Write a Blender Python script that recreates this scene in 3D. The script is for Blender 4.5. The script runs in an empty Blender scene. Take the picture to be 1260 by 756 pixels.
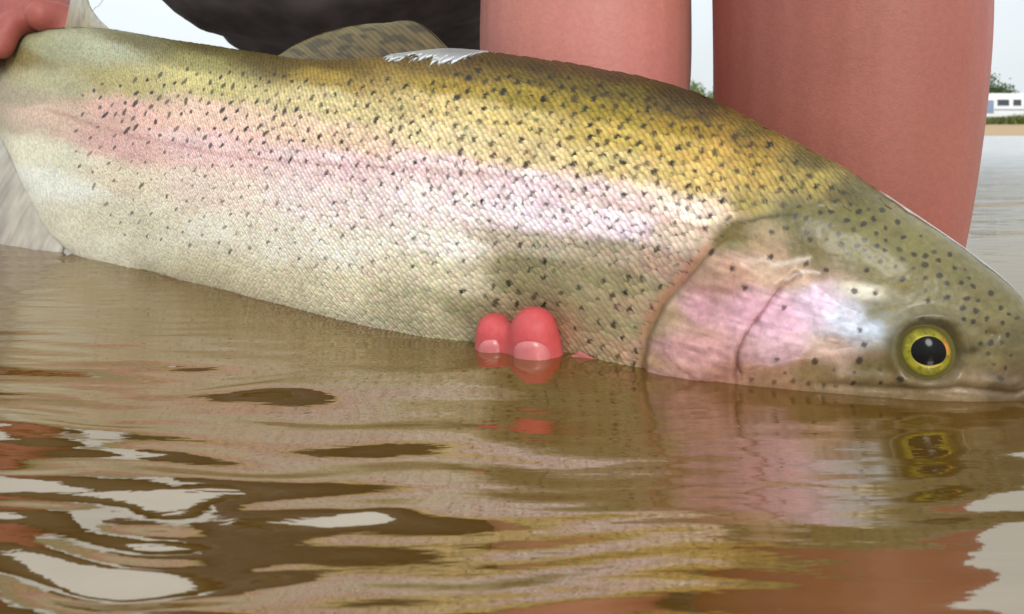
import bpy, bmesh, math, random
import numpy as np
from mathutils import Vector

random.seed(7)
rng = np.random.default_rng(11)
scene = bpy.context.scene
C = scene.collection

# ------------------------------------------------------------------ camera, sky, sun, exposure
FPX, HOR, CAMH = 980.0, 166.5, 0.08          # focal length in photo pixels, horizon row, height over the water
cam_d = bpy.data.cameras.new('camera')
cam = bpy.data.objects.new('camera', cam_d)
C.objects.link(cam)
cam.location = (0, 0, CAMH)
cam.rotation_euler = (math.pi / 2, 0, 0)              # level: upright edges stay upright, as in the photograph
cam_d.sensor_width = 36.0
cam_d.lens = 36.0 * FPX / 1260.0
cam_d.shift_y = (HOR - 378) / 1260.0
cam_d.clip_start = 0.01
cam_d.clip_end = 3000
cam_d.dof.use_dof = True
cam_d.dof.focus_distance = 0.31
cam_d.dof.aperture_fstop = 30.0
scene.camera = cam

SUN_EL, SUN_AZ = math.radians(27), math.radians(163)   # azimuth clockwise from +Y: behind the camera, to its right
world = bpy.data.worlds.new('World')
scene.world = world
world.use_nodes = True
nt = world.node_tree
nt.nodes.clear()
wo = nt.nodes.new('ShaderNodeOutputWorld')
sky = nt.nodes.new('ShaderNodeTexSky')
sky.sky_type = 'NISHITA'
sky.sun_disc = False
sky.sun_elevation = SUN_EL
sky.sun_rotation = SUN_AZ
sky.dust_density = 3.0
bg1 = nt.nodes.new('ShaderNodeBackground')
bg1.inputs['Strength'].default_value = 0.07
nt.links.new(sky.outputs[0], bg1.inputs[0])
# even cloud cover over that sky (overcast skies brighten towards the zenith)
tc = nt.nodes.new('ShaderNodeTexCoord')
sep = nt.nodes.new('ShaderNodeSeparateXYZ')
nt.links.new(tc.outputs['Generated'], sep.inputs[0])
mz = nt.nodes.new('ShaderNodeMapRange')
mz.inputs['From Min'].default_value = 0.0
mz.inputs['From Max'].default_value = 1.0
mz.inputs['To Min'].default_value = 1.1
mz.inputs['To Max'].default_value = 2.1
nt.links.new(sep.outputs['Z'], mz.inputs['Value'])
ns = nt.nodes.new('ShaderNodeTexNoise')
ns.inputs['Scale'].default_value = 3.0
ns.inputs['Detail'].default_value = 5.0
nt.links.new(tc.outputs['Generated'], ns.inputs['Vector'])
mn = nt.nodes.new('ShaderNodeMapRange')
mn.inputs['From Min'].default_value = 0.3
mn.inputs['From Max'].default_value = 0.7
mn.inputs['To Min'].default_value = 0.92
mn.inputs['To Max'].default_value = 1.05
nt.links.new(ns.outputs['Fac'], mn.inputs['Value'])
mm = nt.nodes.new('ShaderNodeMath'); mm.operation = 'MULTIPLY'
nt.links.new(mz.outputs[0], mm.inputs[0]); nt.links.new(mn.outputs[0], mm.inputs[1])
bg2 = nt.nodes.new('ShaderNodeBackground')
bg2.inputs['Color'].default_value = (0.90, 0.965, 1.0, 1)
nt.links.new(mm.outputs[0], bg2.inputs['Strength'])
mixw = nt.nodes.new('ShaderNodeMixShader')
mixw.inputs[0].default_value = 0.85
nt.links.new(bg1.outputs[0], mixw.inputs[1]); nt.links.new(bg2.outputs[0], mixw.inputs[2])
nt.links.new(mixw.outputs[0], wo.inputs[0])

sun_d = bpy.data.lights.new('sun', 'SUN')
sun_d.energy = 2.1
sun_d.angle = math.radians(16)
sun_d.color = (1.0, 0.97, 0.93)
sun = bpy.data.objects.new('sun', sun_d)
C.objects.link(sun)
sdir = Vector((math.sin(SUN_AZ) * math.cos(SUN_EL), math.cos(SUN_AZ) * math.cos(SUN_EL), math.sin(SUN_EL)))
sun.rotation_euler = (-sdir).to_track_quat('-Z', 'Y').to_euler()
sun.location = (0, 0, 5)

scene.render.engine = 'CYCLES'
scene.view_settings.view_transform = 'Standard'
scene.view_settings.look = 'None'
scene.view_settings.gamma = 1.0
scene.view_settings.use_curve_mapping = False
scene.view_settings.exposure = -0.15

# ------------------------------------------------------------------ helpers
FW = np.array([0, 1.0, 0])
UP = np.array([0, 0, 1.0])
RT = np.array([1.0, 0, 0])
CAMP = np.array([0, 0, CAMH])

def ray(px, py):
    return FW + RT * (px - 630) / FPX + UP * (HOR - py) / FPX

def at_Y(px, py, Y):
    r = ray(px, py)
    return CAMP + r * (Y / r[1])

def project(P):
    P = np.asarray(P) - CAMP
    d = P @ FW
    return 630 + FPX * (P @ RT) / d, HOR - FPX * (P @ UP) / d

def lin(c):
    c = np.asarray(c, float) / 255.0
    return np.where(c <= 0.04045, c / 12.92, ((c + 0.055) / 1.055) ** 2.4)

def sstep(a, b, x):
    t = np.clip((x - a) / (b - a), 0, 1)
    return t * t * (3 - 2 * t)

def catmull(P, n):
    P = np.asarray(P, float)
    Q = np.vstack([2 * P[0] - P[1], P, 2 * P[-1] - P[-2]])
    out = []
    m = len(P) - 1
    for k in range(m):
        p0, p1, p2, p3 = Q[k:k + 4]
        for t in np.linspace(0, 1, n, endpoint=False):
            out.append(0.5 * (2 * p1 + (p2 - p0) * t + (2 * p0 - 5 * p1 + 4 * p2 - p3) * t * t + (3 * p1 - p0 - 3 * p2 + p3) * t ** 3))
    out.append(P[-1])
    return np.array(out)

def mesh_np(name, V, F, smooth=True):
    V = np.asarray(V, np.float32)
    me = bpy.data.meshes.new(name)
    F = np.asarray(F, np.int32)
    k = F.shape[1]
    me.vertices.add(len(V)); me.vertices.foreach_set('co', V.ravel())
    me.loops.add(F.size); me.loops.foreach_set('vertex_index', F.ravel())
    me.polygons.add(len(F))
    me.polygons.foreach_set('loop_start', np.arange(0, F.size, k, dtype=np.int32))
    me.polygons.foreach_set('loop_total', np.full(len(F), k, np.int32))
    me.update(calc_edges=True)
    if smooth:
        me.polygons.foreach_set('use_smooth', np.ones(len(F), bool))
    return me

def set_col(me, col, name='tint'):
    a = me.color_attributes.new(name, 'FLOAT_COLOR', 'POINT')
    rgba = np.ones((len(me.vertices), 4), np.float32)
    rgba[:, :3] = col
    a.data.foreach_set('color', rgba.ravel())

def link(name, me, mat=None, parent=None):
    o = bpy.data.objects.new(name, me)
    C.objects.link(o)
    if mat: me.materials.append(mat)
    if parent: o.parent = parent
    return o

def tag(o, label=None, cat=None, group=None, kind=None):
    if label: o['label'] = label
    if cat: o['category'] = cat
    if group: o['group'] = group
    if kind: o['kind'] = kind
    return o

def grid_faces(nu, nv, wrap_v=False):
    u = np.arange(nu - 1)[:, None]
    v = np.arange(nv if wrap_v else nv - 1)[None, :]
    v2 = (v + 1) % nv
    a = u * nv + v; b = u * nv + v2; c = (u + 1) * nv + v2; d = (u + 1) * nv + v
    return np.stack([a, d, c, b], -1).reshape(-1, 4)

class Nodes:
    def __init__(self, name):
        self.m = bpy.data.materials.new(name); self.m.use_nodes = True
        self.t = self.m.node_tree; self.t.nodes.clear()
        self.out = self.n('ShaderNodeOutputMaterial')
    def n(self, t, **kw):
        x = self.t.nodes.new(t)
        for k, v in kw.items(): setattr(x, k, v)
        return x
    def l(self, a, b): self.t.links.new(a, b)

def principled(name, color=None, rough=0.5, attr=None, noise=None, bump=None, coat=0, spec=0.5, sss=0, sss_rad=(0.01, 0.004, 0.002), coat_rough=0.08, metallic=0):
    """noise=(scale, dark, light) multiplies the colour; bump=(scale, strength, distance)"""
    N = Nodes(name)
    p = N.n('ShaderNodeBsdfPrincipled')
    p.inputs['Roughness'].default_value = rough
    p.inputs['Specular IOR Level'].default_value = spec
    p.inputs['Coat Weight'].default_value = coat
    p.inputs['Coat Roughness'].default_value = coat_rough
    p.inputs['Metallic'].default_value = metallic
    if sss:
        p.inputs['Subsurface Weight'].default_value = sss
        p.inputs['Subsurface Radius'].default_value = sss_rad
        p.inputs['Subsurface Scale'].default_value = 1.0
    src = None
    if attr:
        a = N.n('ShaderNodeAttribute', attribute_name=attr); src = a.outputs['Color']
    tcn = N.n('ShaderNodeTexCoord')
    if noise:
        t = N.n('ShaderNodeTexNoise'); t.inputs['Scale'].default_value = noise[0]; t.inputs['Detail'].default_value = 6
        N.l(tcn.outputs['Object'], t.inputs['Vector'])
        mr = N.n('ShaderNodeMapRange'); mr.inputs['From Min'].default_value = 0.3; mr.inputs['From Max'].default_value = 0.7
        mr.inputs['To Min'].default_value = noise[1]; mr.inputs['To Max'].default_value = noise[2]
        N.l(t.outputs['Fac'], mr.inputs['Value'])
        mx = N.n('ShaderNodeMix', data_type='RGBA', blend_type='MULTIPLY'); mx.inputs['Factor'].default_value = 1
        if src: N.l(src, mx.inputs[6])
        else: mx.inputs[6].default_value = (*color, 1)
        N.l(mr.outputs[0], mx.inputs[7]); src = mx.outputs[2]
    if src: N.l(src, p.inputs['Base Color'])
    else: p.inputs['Base Color'].default_value = (*color, 1)
    if bump:
        t = N.n('ShaderNodeTexNoise'); t.inputs['Scale'].default_value = bump[0]; t.inputs['Detail'].default_value = 4
        N.l(tcn.outputs['Object'], t.inputs['Vector'])
        b = N.n('ShaderNodeBump'); b.inputs['Strength'].default_value = bump[1]; b.inputs['Distance'].default_value = bump[2]
        N.l(t.outputs['Fac'], b.inputs['Height']); N.l(b.outputs[0], p.inputs['Normal'])
    N.l(p.outputs[0], N.out.inputs[0])
    return N.m

# ------------------------------------------------------------------ water, lake bed
def axis_coords(fine_lo, fine_hi, step, lo, hi, g=1.16):
    c = list(np.arange(fine_lo, fine_hi + step / 2, step))
    s, x = step, c[-1]
    while x < hi: s *= g; x += s; c.append(x)
    s, x = step, c[0]
    while x > lo: s *= g; x -= s; c.insert(0, x)
    return np.array(c)

wx = axis_coords(-0.40, 0.34, 0.0017, -500, 500)
wy = axis_coords(0.09, 0.62, 0.0013, -60, 81.0)
WX, WY = np.meshgrid(wx, wy, indexing='ij')

def waves(x, y):
    r = np.random.default_rng(5)
    gx = x + 0.006 * np.sin(21 * y + 9 * x + 1.0) + 0.004 * np.sin(55 * y - 17 * x)
    gy = y + 0.007 * np.sin(17 * x + 1.3) + 0.0035 * np.sin(39 * x + 23 * y + 0.7) + 0.0016 * np.sin(90 * x - 31 * y)
    left = sstep(0.10, -0.06, x)
    near = sstep(0.36, 0.20, y)
    H = np.zeros_like(x)
    for lam, ang, sl in [(0.085, 0.25, 0.050), (0.060, -0.35, 0.045), (0.043, 0.10, 0.045), (0.031, -0.15, 0.040),
                         (0.022, 0.22, 0.042), (0.0155, -0.05, 0.050), (0.0115, 0.12, 0.052), (0.0080, -0.1, 0.034), (0.0056, 0.04, 0.016)]:
        k = 2 * math.pi / lam
        amp = sl / k
        env = 0.55 + 0.45 * np.sin(gx * r.uniform(15, 40) + gy * r.uniform(-20, 20) + r.uniform(0, 6))
        loc = (0.35 + 0.95 * left) * (0.45 + 0.55 * near) if lam > 0.02 else (0.6 + 0.4 * left) * (1 + 0.9 * sstep(0.25, 0.17, y))
        H += amp * env * loc * np.sin(k * (gy * math.cos(ang) + gx * math.sin(ang)) + r.uniform(0, 6))
    # steeper wavelets placed and tilted to mirror patches of bright sky: (photo column, row, width, height, slope)
    for px, py, w, h, sl in [(330, 497, 240, 30, 0.27), (390, 550, 300, 28, 0.30), (215, 608, 150, 36, 0.26), (120, 629, 110, 16, 0.22), (185, 655, 150, 26, 0.26), (150, 690, 170, 34, 0.27),
                             (205, 738, 130, 26, 0.26), (440, 631, 60, 14, 0.26), (382, 688, 80, 16, 0.26), (20, 585, 160, 30, -0.12), (560, 590, 260, 50, -0.06), (60, 520, 200, 40, -0.10)]:
        r_ = ray(px, py); t_ = -CAMH / r_[2]; X0, Y0 = r_[0] * t_, r_[1] * t_
        r2 = ray(px, py + h / 2); r3 = ray(px, py - h / 2)
        sy = abs(r2[1] / r2[2] - r3[1] / r3[2]) * CAMH * 0.62; sx = w / FPX * t_ * 0.55
        ex, ey = gx - X0 + 0.006 * np.sin(60 * y + 35 * x), gy - Y0 - 0.05 * (x - X0)
        H += sl * ey * np.exp(-(ex / sx) ** 2 - (ey / sy) ** 2)
    r_ = ray(655, 462); t_ = -CAMH / r_[2]
    H += 0.0038 * np.exp(-((x - r_[0] * t_) / 0.055) ** 2 - ((y - r_[1] * t_ - 0.012) / 0.034) ** 2)
    # wider swell that carries on over the lake
    far = sstep(0.35, 1.2, np.hypot(x, y))
    for lam, ang, sl in [(0.30, 0.5, 0.02), (0.21, -0.3, 0.02), (0.13, 0.1, 0.02)]:
        k = 2 * math.pi / lam
        H += far * sl / k * np.sin(k * (gy * math.cos(ang) + gx * math.sin(ang)) + r.uniform(0, 6))
    fade = sstep(0.75, 0.45, np.abs(x + 0.03)) * sstep(1.1, 0.65, y) * sstep(-0.1, 0.09, y)
    fade2 = sstep(3.0, 1.0, np.abs(x)) * sstep(4.0, 1.5, np.abs(y))
    return H * np.maximum(fade, 0) * fade2

WZ = waves(WX, WY)
wme = mesh_np('water', np.stack([WX, WY, WZ], -1).reshape(-1, 3), grid_faces(len(wx), len(wy)))
N = Nodes('muddy_water')
tcn = N.n('ShaderNodeTexCoord')
mp = N.n('ShaderNodeMapping'); mp.inputs['Scale'].default_value = (5.0, 14.0, 1)
N.l(tcn.outputs['Object'], mp.inputs[0])
n1 = N.n('ShaderNodeTexNoise'); n1.inputs['Scale'].default_value = 1.0; n1.inputs['Detail'].default_value = 6
N.l(mp.outputs[0], n1.inputs['Vector'])
# wind ripples out on the open lake, calm in the lee of the person
ge = N.n('ShaderNodeSeparateXYZ'); N.l(tcn.outputs['Object'], ge.inputs[0])
fr = N.n('ShaderNodeMapRange'); fr.inputs['From Min'].default_value = 0.45; fr.inputs['From Max'].default_value = 1.6
fr.inputs['To Min'].default_value = 0.0; fr.inputs['To Max'].default_value = 0.5
N.l(ge.outputs['Y'], fr.inputs['Value'])
bp = N.n('ShaderNodeBump'); bp.inputs['Distance'].default_value = 0.05
N.l(fr.outputs[0], bp.inputs['Strength']); N.l(n1.outputs['Fac'], bp.inputs['Height'])
silt = N.n('ShaderNodeTexNoise'); silt.inputs['Scale'].default_value = 9; silt.inputs['Detail'].default_value = 4
N.l(tcn.outputs['Object'], silt.inputs['Vector'])
cr = N.n('ShaderNodeValToRGB')
cr.color_ramp.elements[0].position = 0.3; cr.color_ramp.elements[0].color = (0.110, 0.055, 0.006, 1)
cr.color_ramp.elements[1].position = 0.7; cr.color_ramp.elements[1].color = (0.150, 0.078, 0.012, 1)
N.l(silt.outputs['Fac'], cr.inputs[0])
df = N.n('ShaderNodeBsdfDiffuse'); N.l(cr.outputs[0], df.inputs['Color']); N.l(bp.outputs[0], df.inputs['Normal'])
tr = N.n('ShaderNodeBsdfTransparent'); tr.inputs['Color'].default_value = (0.80, 0.62, 0.34, 1)
mb = N.n('ShaderNodeMixShader'); mb.inputs[0].default_value = 0.30
N.l(df.outputs[0], mb.inputs[1]); N.l(tr.outputs[0], mb.inputs[2])
gl = N.n('ShaderNodeBsdfGlossy'); gl.inputs['Roughness'].default_value = 0.02; gl.inputs['Color'].default_value = (1, 0.90, 0.76, 1)
N.l(bp.outputs[0], gl.inputs['Normal'])
rf = N.n('ShaderNodeMapRange'); rf.inputs['From Min'].default_value = 0.6; rf.inputs['From Max'].default_value = 4.0   # unresolved wind ripples far out
rf.inputs['To Min'].default_value = 0.02; rf.inputs['To Max'].default_value = 0.48
tf = N.n('ShaderNodeMapRange'); tf.inputs['From Min'].default_value = 0.35; tf.inputs['From Max'].default_value = 1.0; N.l(ge.outputs['Y'], tf.inputs['Value'])
tm = N.n('ShaderNodeMix', data_type='RGBA'); tm.inputs[6].default_value = (1, 0.91, 0.77, 1); tm.inputs[7].default_value = (0.95, 0.98, 1, 1)
N.l(tf.outputs[0], tm.inputs['Factor']); N.l(tm.outputs[2], gl.inputs['Color'])
mp2 = N.n('ShaderNodeMapping'); mp2.inputs['Scale'].default_value = (45, 240, 1); N.l(tcn.outputs['Object'], mp2.inputs[0])
n2 = N.n('ShaderNodeTexNoise'); n2.inputs['Scale'].default_value = 1.0; n2.inputs['Detail'].default_value = 3; N.l(mp2.outputs[0], n2.inputs['Vector'])
b2 = N.n('ShaderNodeBump'); b2.inputs['Strength'].default_value = 0.09; b2.inputs['Distance'].default_value = 0.0016
N.l(n2.outputs['Fac'], b2.inputs['Height']); N.l(bp.outputs[0], b2.inputs['Normal']); N.l(b2.outputs[0], gl.inputs['Normal'])
N.l(ge.outputs['Y'], rf.inputs['Value']); N.l(rf.outputs[0], gl.inputs['Roughness'])
fz = N.n('ShaderNodeFresnel'); fz.inputs['IOR'].default_value = 3.7
N.l(bp.outputs[0], fz.inputs['Normal'])
ms = N.n('ShaderNodeMixShader')
N.l(fz.outputs[0], ms.inputs[0]); N.l(mb.outputs[0], ms.inputs[1]); N.l(gl.outputs[0], ms.inputs[2])
N.l(ms.outputs[0], N.out.inputs[0])
WATER = N.m
water = tag(link('water', wme, WATER), 'calm muddy brown lake water rippling around the trout', 'water', kind='structure')

bx_ = axis_coords(-1, 1, 0.06, -500, 500, 1.3)
by_ = axis_coords(-0.5, 1.5, 0.06, -60, 90, 1.3)
BX, BY = np.meshgrid(bx_, by_, indexing='ij')
BZ = -0.17 + 0.012 * np.sin(9 * BX + 3 * BY) + 0.010 * np.sin(13 * BY - 5 * BX)
BZ = np.where(np.hypot(BX, BY) > 4, -0.4, BZ)
bed = tag(link('lake_bed', mesh_np('lake_bed', np.stack([BX, BY, BZ], -1).reshape(-1, 3), grid_faces(len(bx_), len(by_))),
          principled('silt', (0.16, 0.11, 0.06), 0.9, noise=(14, 0.7, 1.2), bump=(60, 0.6, 0.01))),
          'brown silt of the shallow lake bed', 'lake bed', kind='structure')

# ------------------------------------------------------------------ trout: body surface
AX = catmull([(0.176, 0.250), (0.120, 0.268), (0.062, 0.297), (-0.020, 0.350), (-0.115, 0.418), (-0.220, 0.490), (-0.292, 0.537), (-0.358, 0.580), (-0.41, 0.615), (-0.45, 0.640)], 60)
seg = np.r_[0, np.cumsum(np.hypot(*np.diff(AX, axis=0).T))]
SL = seg[-1]
def axis_at(s):
    return np.stack([np.interp(s, seg, AX[:, 0]), np.interp(s, seg, AX[:, 1])], -1)

TOP_PX = np.array([(-160, 85), (-110, 80), (-60, 72), (-20, 60), (20, 46), (60, 37), (100, 34), (135, 36), (200, 48), (260, 57), (330, 68), (400, 75), (470, 72), (560, 62), (610, 66), (700, 79), (800, 98),
                   (850, 113), (900, 136), (950, 163), (1000, 188), (1050, 214), (1085, 238), (1130, 268), (1180, 302), (1220, 332), (1260, 366), (1280, 395), (1292, 425), (1298, 450)], float)
BOT_PX = np.array([(-160, 122), (-110, 124), (-60, 134), (-20, 150), (0, 163), (18, 195), (40, 243), (65, 288), (100, 318), (150, 335), (190, 346)], float)
BOT_Z = np.array([(190, -0.004), (260, -0.010), (350, -0.014), (480, -0.022), (600, -0.031), (780, -0.038), (900, -0.040), (1050, -0.036), (1143, -0.030), (1220, -0.019), (1270, -0.008), (1298, 0.000)], float)
SV = np.r_[np.linspace(0, 1, 60) ** 2 * 0.02, np.linspace(0.02, 0.20, 400)[1:], np.linspace(0.20, SL, 340)[1:]]
A2 = axis_at(SV)
def solve_z(px, py, Y):
    r = np.array([ray(a, b) for a, b in zip(px, py)])
    return CAMH + r[:, 2] / r[:, 1] * Y
zt = np.full(len(SV), 0.1)
for _ in range(6):
    pxs, _y = project(np.stack([A2[:, 0], A2[:, 1], zt], -1))
    zt = solve_z(pxs, np.interp(pxs, TOP_PX[:, 0], TOP_PX[:, 1]), A2[:, 1])
zb = np.full(len(SV), 0.0)
for _ in range(6):
    pxb, _y = project(np.stack([A2[:, 0], A2[:, 1], zb], -1))
    zb = np.where(pxb < 190, solve_z(pxb, np.interp(pxb, BOT_PX[:, 0], BOT_PX[:, 1]), A2[:, 1]),
                  np.interp(pxb, BOT_Z[:, 0], BOT_Z[:, 1]))
def smooth1(a, k):
    w = np.hanning(2 * k + 1); w /= w.sum()
    return np.convolve(np.pad(a, k, mode='edge'), w, 'valid')
SU = np.linspace(0, SL, 1200)
zt = np.interp(SV, SU, smooth1(np.interp(SU, SV, zt), 20))
zb = np.interp(SV, SU, smooth1(np.interp(SU, SV, zb), 30))
hw = np.interp(SV, [0, .004, .012, .03, .05, .075, .11, .15, .20, .27, .34, .42, .48, .53, .56, .60, .66],
               [0.004, .009, .0145, .0215, .0262, .0315, .0380, .0430, .0465, .0470, .0435, .0345, .0260, .0195, .0165, .0130, .006])
hw = np.interp(SV, SU, smooth1(np.interp(SU, SV, hw), 25))
# close the snout and the tail end round
cap = np.sqrt(np.clip(1 - (1 - np.clip(SV / 0.012, 0, 1)) ** 2, 0.0, 1))
zmid0 = (zt + zb) / 2
zt_ = zmid0 + (zt - zmid0) * np.maximum(cap, 0.02)
zb_ = zmid0 + (zb - zmid0) * np.maximum(cap, 0.02)
hw_ = hw * np.maximum(cap, 0.02)
TAN = np.gradient(A2, axis=0); TAN /= np.linalg.norm(TAN, axis=1)[:, None]
TAN = np.stack([smooth1(TAN[:, 0], 25), smooth1(TAN[:, 1], 25)], -1); TAN /= np.linalg.norm(TAN, axis=1)[:, None]
NRM = np.stack([TAN[:, 1], -TAN[:, 0]], -1)
NRM = np.where((NRM[:, 1] > 0)[:, None], -NRM, NRM)      # towards the camera side

DENT = (0.205, 2.05, 0.0)                               # the belly gives under the fingers: place along, place round, depth
def body_pt(s, phi, off=0.0):
    """s along the fish, phi 0 = back ridge, pi/2 = near flank, pi = belly; arrays of one shape"""
    s = np.asarray(s, float); phi = np.asarray(phi, float)
    a = axis_at(s)
    n = np.stack([np.interp(s, SV, NRM[:, 0]), np.interp(s, SV, NRM[:, 1])], -1)
    t_, b_, w_ = np.interp(s, SV, zt_), np.interp(s, SV, zb_), np.interp(s, SV, hw_)
    sp, cp = np.sin(phi), np.cos(phi)
    m = (t_ + b_) / 2 + 0.04 * (t_ - b_)
    o = np.sign(sp) * np.abs(sp) ** 0.92 * w_
    o = o - DENT[2] * np.exp(-((s - DENT[0]) / 0.024) ** 2 - ((phi - DENT[1]) / 0.36) ** 2)
    z = np.where(cp > 0, m + (t_ - m) * np.abs(cp) ** 0.94, m - (m - b_) * np.abs(cp) ** 0.94)
    P = np.stack([a[..., 0] + n[..., 0] * o, a[..., 1] + n[..., 1] * o, z], -1)
    return P

def body_frame(s, phi):
    e = 1e-4
    ds = body_pt(np.clip(s + 4e-4, 0, SL), phi) - body_pt(np.clip(s - 4e-4, 0, SL), phi)
    dp = body_pt(s, phi + 4e-3) - body_pt(s, phi - 4e-3)
    ds /= np.linalg.norm(ds, axis=-1, keepdims=True) + 1e-12
    dp -= ds * (ds * dp).sum(-1, keepdims=True)
    dp /= np.linalg.norm(dp, axis=-1, keepdims=True) + 1e-12
    n = np.cross(dp, ds)
    c = np.stack([*np.moveaxis(axis_at(s), -1, 0), (np.interp(s, SV, zt_) + np.interp(s, SV, zb_)) / 2], -1)
    sg = np.sign(((body_pt(s, phi) - c) * n).sum(-1, keepdims=True)); sg[sg == 0] = 1
    return ds, dp, n * sg

def near_px(s, phi):
    """photo pixel of the near-side twin of a surface point (the far flank mirrors the near one)"""
    ph = np.mod(phi, 2 * math.pi)
    ph = np.where(ph > math.pi, 2 * math.pi - ph, ph)
    return project(body_pt(s, ph))

# lookup pixel -> (s, phi)
_q = np.meshgrid(np.linspace(0.1, 0.3, 300), np.linspace(1.2, 2.8, 200), indexing='ij')
_qx, _qy = project(body_pt(*_q)); _k = np.argmin((_qx - 630) ** 2 + (_qy - 395) ** 2)
DENT = (float(_q[0].ravel()[_k]), float(_q[1].ravel()[_k]), 0.0065)
_ls, _lp = np.meshgrid(np.linspace(0.0005, SL, 900), np.linspace(0.05, math.pi - 0.02, 260), indexing='ij')
_lx, _ly = project(body_pt(_ls, _lp))
def find(px, py):
    k = np.argmin((_lx - px) ** 2 + (_ly - py) ** 2)
    return _ls.ravel()[k], _lp.ravel()[k]

# ---------------------------------------------------------------- trout: colouring
PAL = [(20,70,150,135,85),(20,120,172,158,130),(60,60,160,160,120),(60,100,178,172,128),(60,140,207,178,158),(60,190,210,206,182),(60,225,218,218,206),
(120,60,166,166,132),(150,100,178,163,98),(150,140,216,172,158),(150,180,216,168,158),(150,220,216,202,178),(150,270,214,208,184),(150,310,222,216,194),
(180,52,120,110,60),(250,62,105,92,35),(250,75,150,140,75),(250,100,192,177,108),(250,140,216,182,162),(250,180,226,182,177),(250,230,222,202,187),(250,290,228,219,200),(250,335,212,203,175),
(330,75,105,85,25),(400,80,112,85,18),(400,95,165,135,50),(400,125,207,187,127),(400,165,216,187,157),(400,200,227,187,187),(400,250,227,207,202),(400,300,227,217,202),(400,360,212,203,175),
(550,70,95,70,15),(550,85,120,90,18),(550,105,165,135,40),(550,130,207,182,117),(550,170,212,192,142),(550,210,227,192,192),(550,250,232,207,207),(550,300,227,217,207),(550,340,205,196,170),(520,380,188,179,146),
(650,80,85,65,15),(650,95,115,90,16),(650,118,155,130,35),(650,150,202,177,107),(650,190,207,182,127),(650,230,227,197,207),(650,265,230,207,222),(650,300,184,172,150),(650,328,156,147,106),(650,355,156,146,104),(700,385,160,146,106),(580,385,150,142,102),
(750,95,85,65,15),(750,112,110,90,16),(750,135,150,125,30),(750,165,192,162,77),(750,200,207,182,117),(750,240,217,192,187),(750,275,227,202,217),(750,308,172,156,132),(750,345,158,146,104),(750,400,164,150,108),(750,440,174,152,116),
(850,122,80,62,15),(850,140,105,80,16),(850,160,150,118,26),(850,185,197,162,77),(850,220,202,172,97),(850,260,227,207,192),(850,290,202,182,162),(830,330,172,142,122),(795,380,176,150,118),(780,440,182,148,116),
(930,160,112,94,32),(930,180,140,112,35),(930,195,172,142,57),(930,220,187,162,82),(920,250,162,147,77),(1000,198,112,98,42),(1000,220,160,145,75),
(980,262,122,117,58),(900,290,130,120,64),(1050,240,112,104,52),(1050,265,127,122,66),(1050,300,132,127,72),(1120,300,132,127,76),(1180,330,128,122,74),(1100,350,137,130,76),(1220,380,130,122,76),(1200,430,136,127,86),(1250,420,116,107,66),(1000,305,132,122,72),(1140,350,132,125,75),
(900,330,190,157,145),(960,332,190,165,148),(860,380,206,157,167),(850,430,202,152,152),(830,462,186,141,131),(920,380,217,167,182),(960,390,227,182,202),(1000,380,221,190,210),(1040,390,197,191,202),(1070,402,190,194,204),(1020,425,214,190,186),(960,430,221,181,191),
(1000,458,150,126,86),(950,468,166,131,106),(1085,448,126,111,66),(1100,472,140,121,82),(1180,476,150,131,102),(1240,472,118,100,72),(1110,415,122,116,76),(1085,385,140,134,92),
(900,520,190,150,140),(700,520,190,170,150),(1100,520,150,130,110),(400,420,205,198,180),(200,380,205,200,185),(-60,100,150,140,100),(-60,140,170,160,130)]
PAL = np.array(PAL, float)
PALC = lin(PAL[:, 2:])
HEAD_EDGE = np.array([(1110, 250), (1070, 232), (1030, 245), (985, 254), (930, 266), (900, 277), (876, 292), (856, 328), (818, 366), (798, 405), (790, 445), (790, 560)], float)
GILL_REAR = np.array([(905, 282), (880, 300), (852, 332), (816, 372), (797, 410), (791, 445), (793, 520)], float)
PREOP = np.array([(980, 340), (960, 354), (942, 378), (918, 408), (907, 432), (905, 500)], float)
OLIVE = np.array([(880, 300), (905, 276), (940, 268), (978, 263)], float)
CHEEK_LOW = np.array([(800, 474), (900, 465), (960, 452), (1020, 440), (1085, 436)], float)
LAT = np.array([(60, 135), (150, 165), (300, 195), (480, 207), (620, 217), (720, 240), (800, 262), (868, 285)], float)

def seg_dist(px, py, poly):
    d = np.full(np.shape(px), 1e9)
    for (x0, y0), (x1, y1) in zip(poly[:-1], poly[1:]):
        L2 = (x1 - x0) ** 2 + (y1 - y0) ** 2
        t = np.clip(((px - x0) * (x1 - x0) + (py - y0) * (y1 - y0)) / L2, 0, 1)
        d = np.minimum(d, np.hypot(px - x0 - t * (x1 - x0), py - y0 - t * (y1 - y0)))
    return d
def inside(px, py, poly):
    r = np.zeros(np.shape(px), bool); n = len(poly)
    for i in range(n):
        x0, y0 = poly[i]; x1, y1 = poly[(i + 1) % n]
        c = ((y0 > py) != (y1 > py)) & (px < (x1 - x0) * (py - y0) / (y1 - y0 + 1e-9) + x0)
        r ^= c
    return r

def vnoise(x, y, seed=0):
    """smooth value noise, lattice 1"""
    r = np.random.default_rng(seed).random((64, 64))
    xi, yi = np.floor(x).astype(int), np.floor(y).astype(int)
    fx, fy = x - xi, y - yi
    fx, fy = fx * fx * (3 - 2 * fx), fy * fy * (3 - 2 * fy)
    g = lambda a, b: r[a % 64, b % 64]
    return (g(xi, yi) * (1 - fx) + g(xi + 1, yi) * fx) * (1 - fy) + (g(xi, yi + 1) * (1 - fx) + g(xi + 1, yi + 1) * fx) * fy

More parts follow.
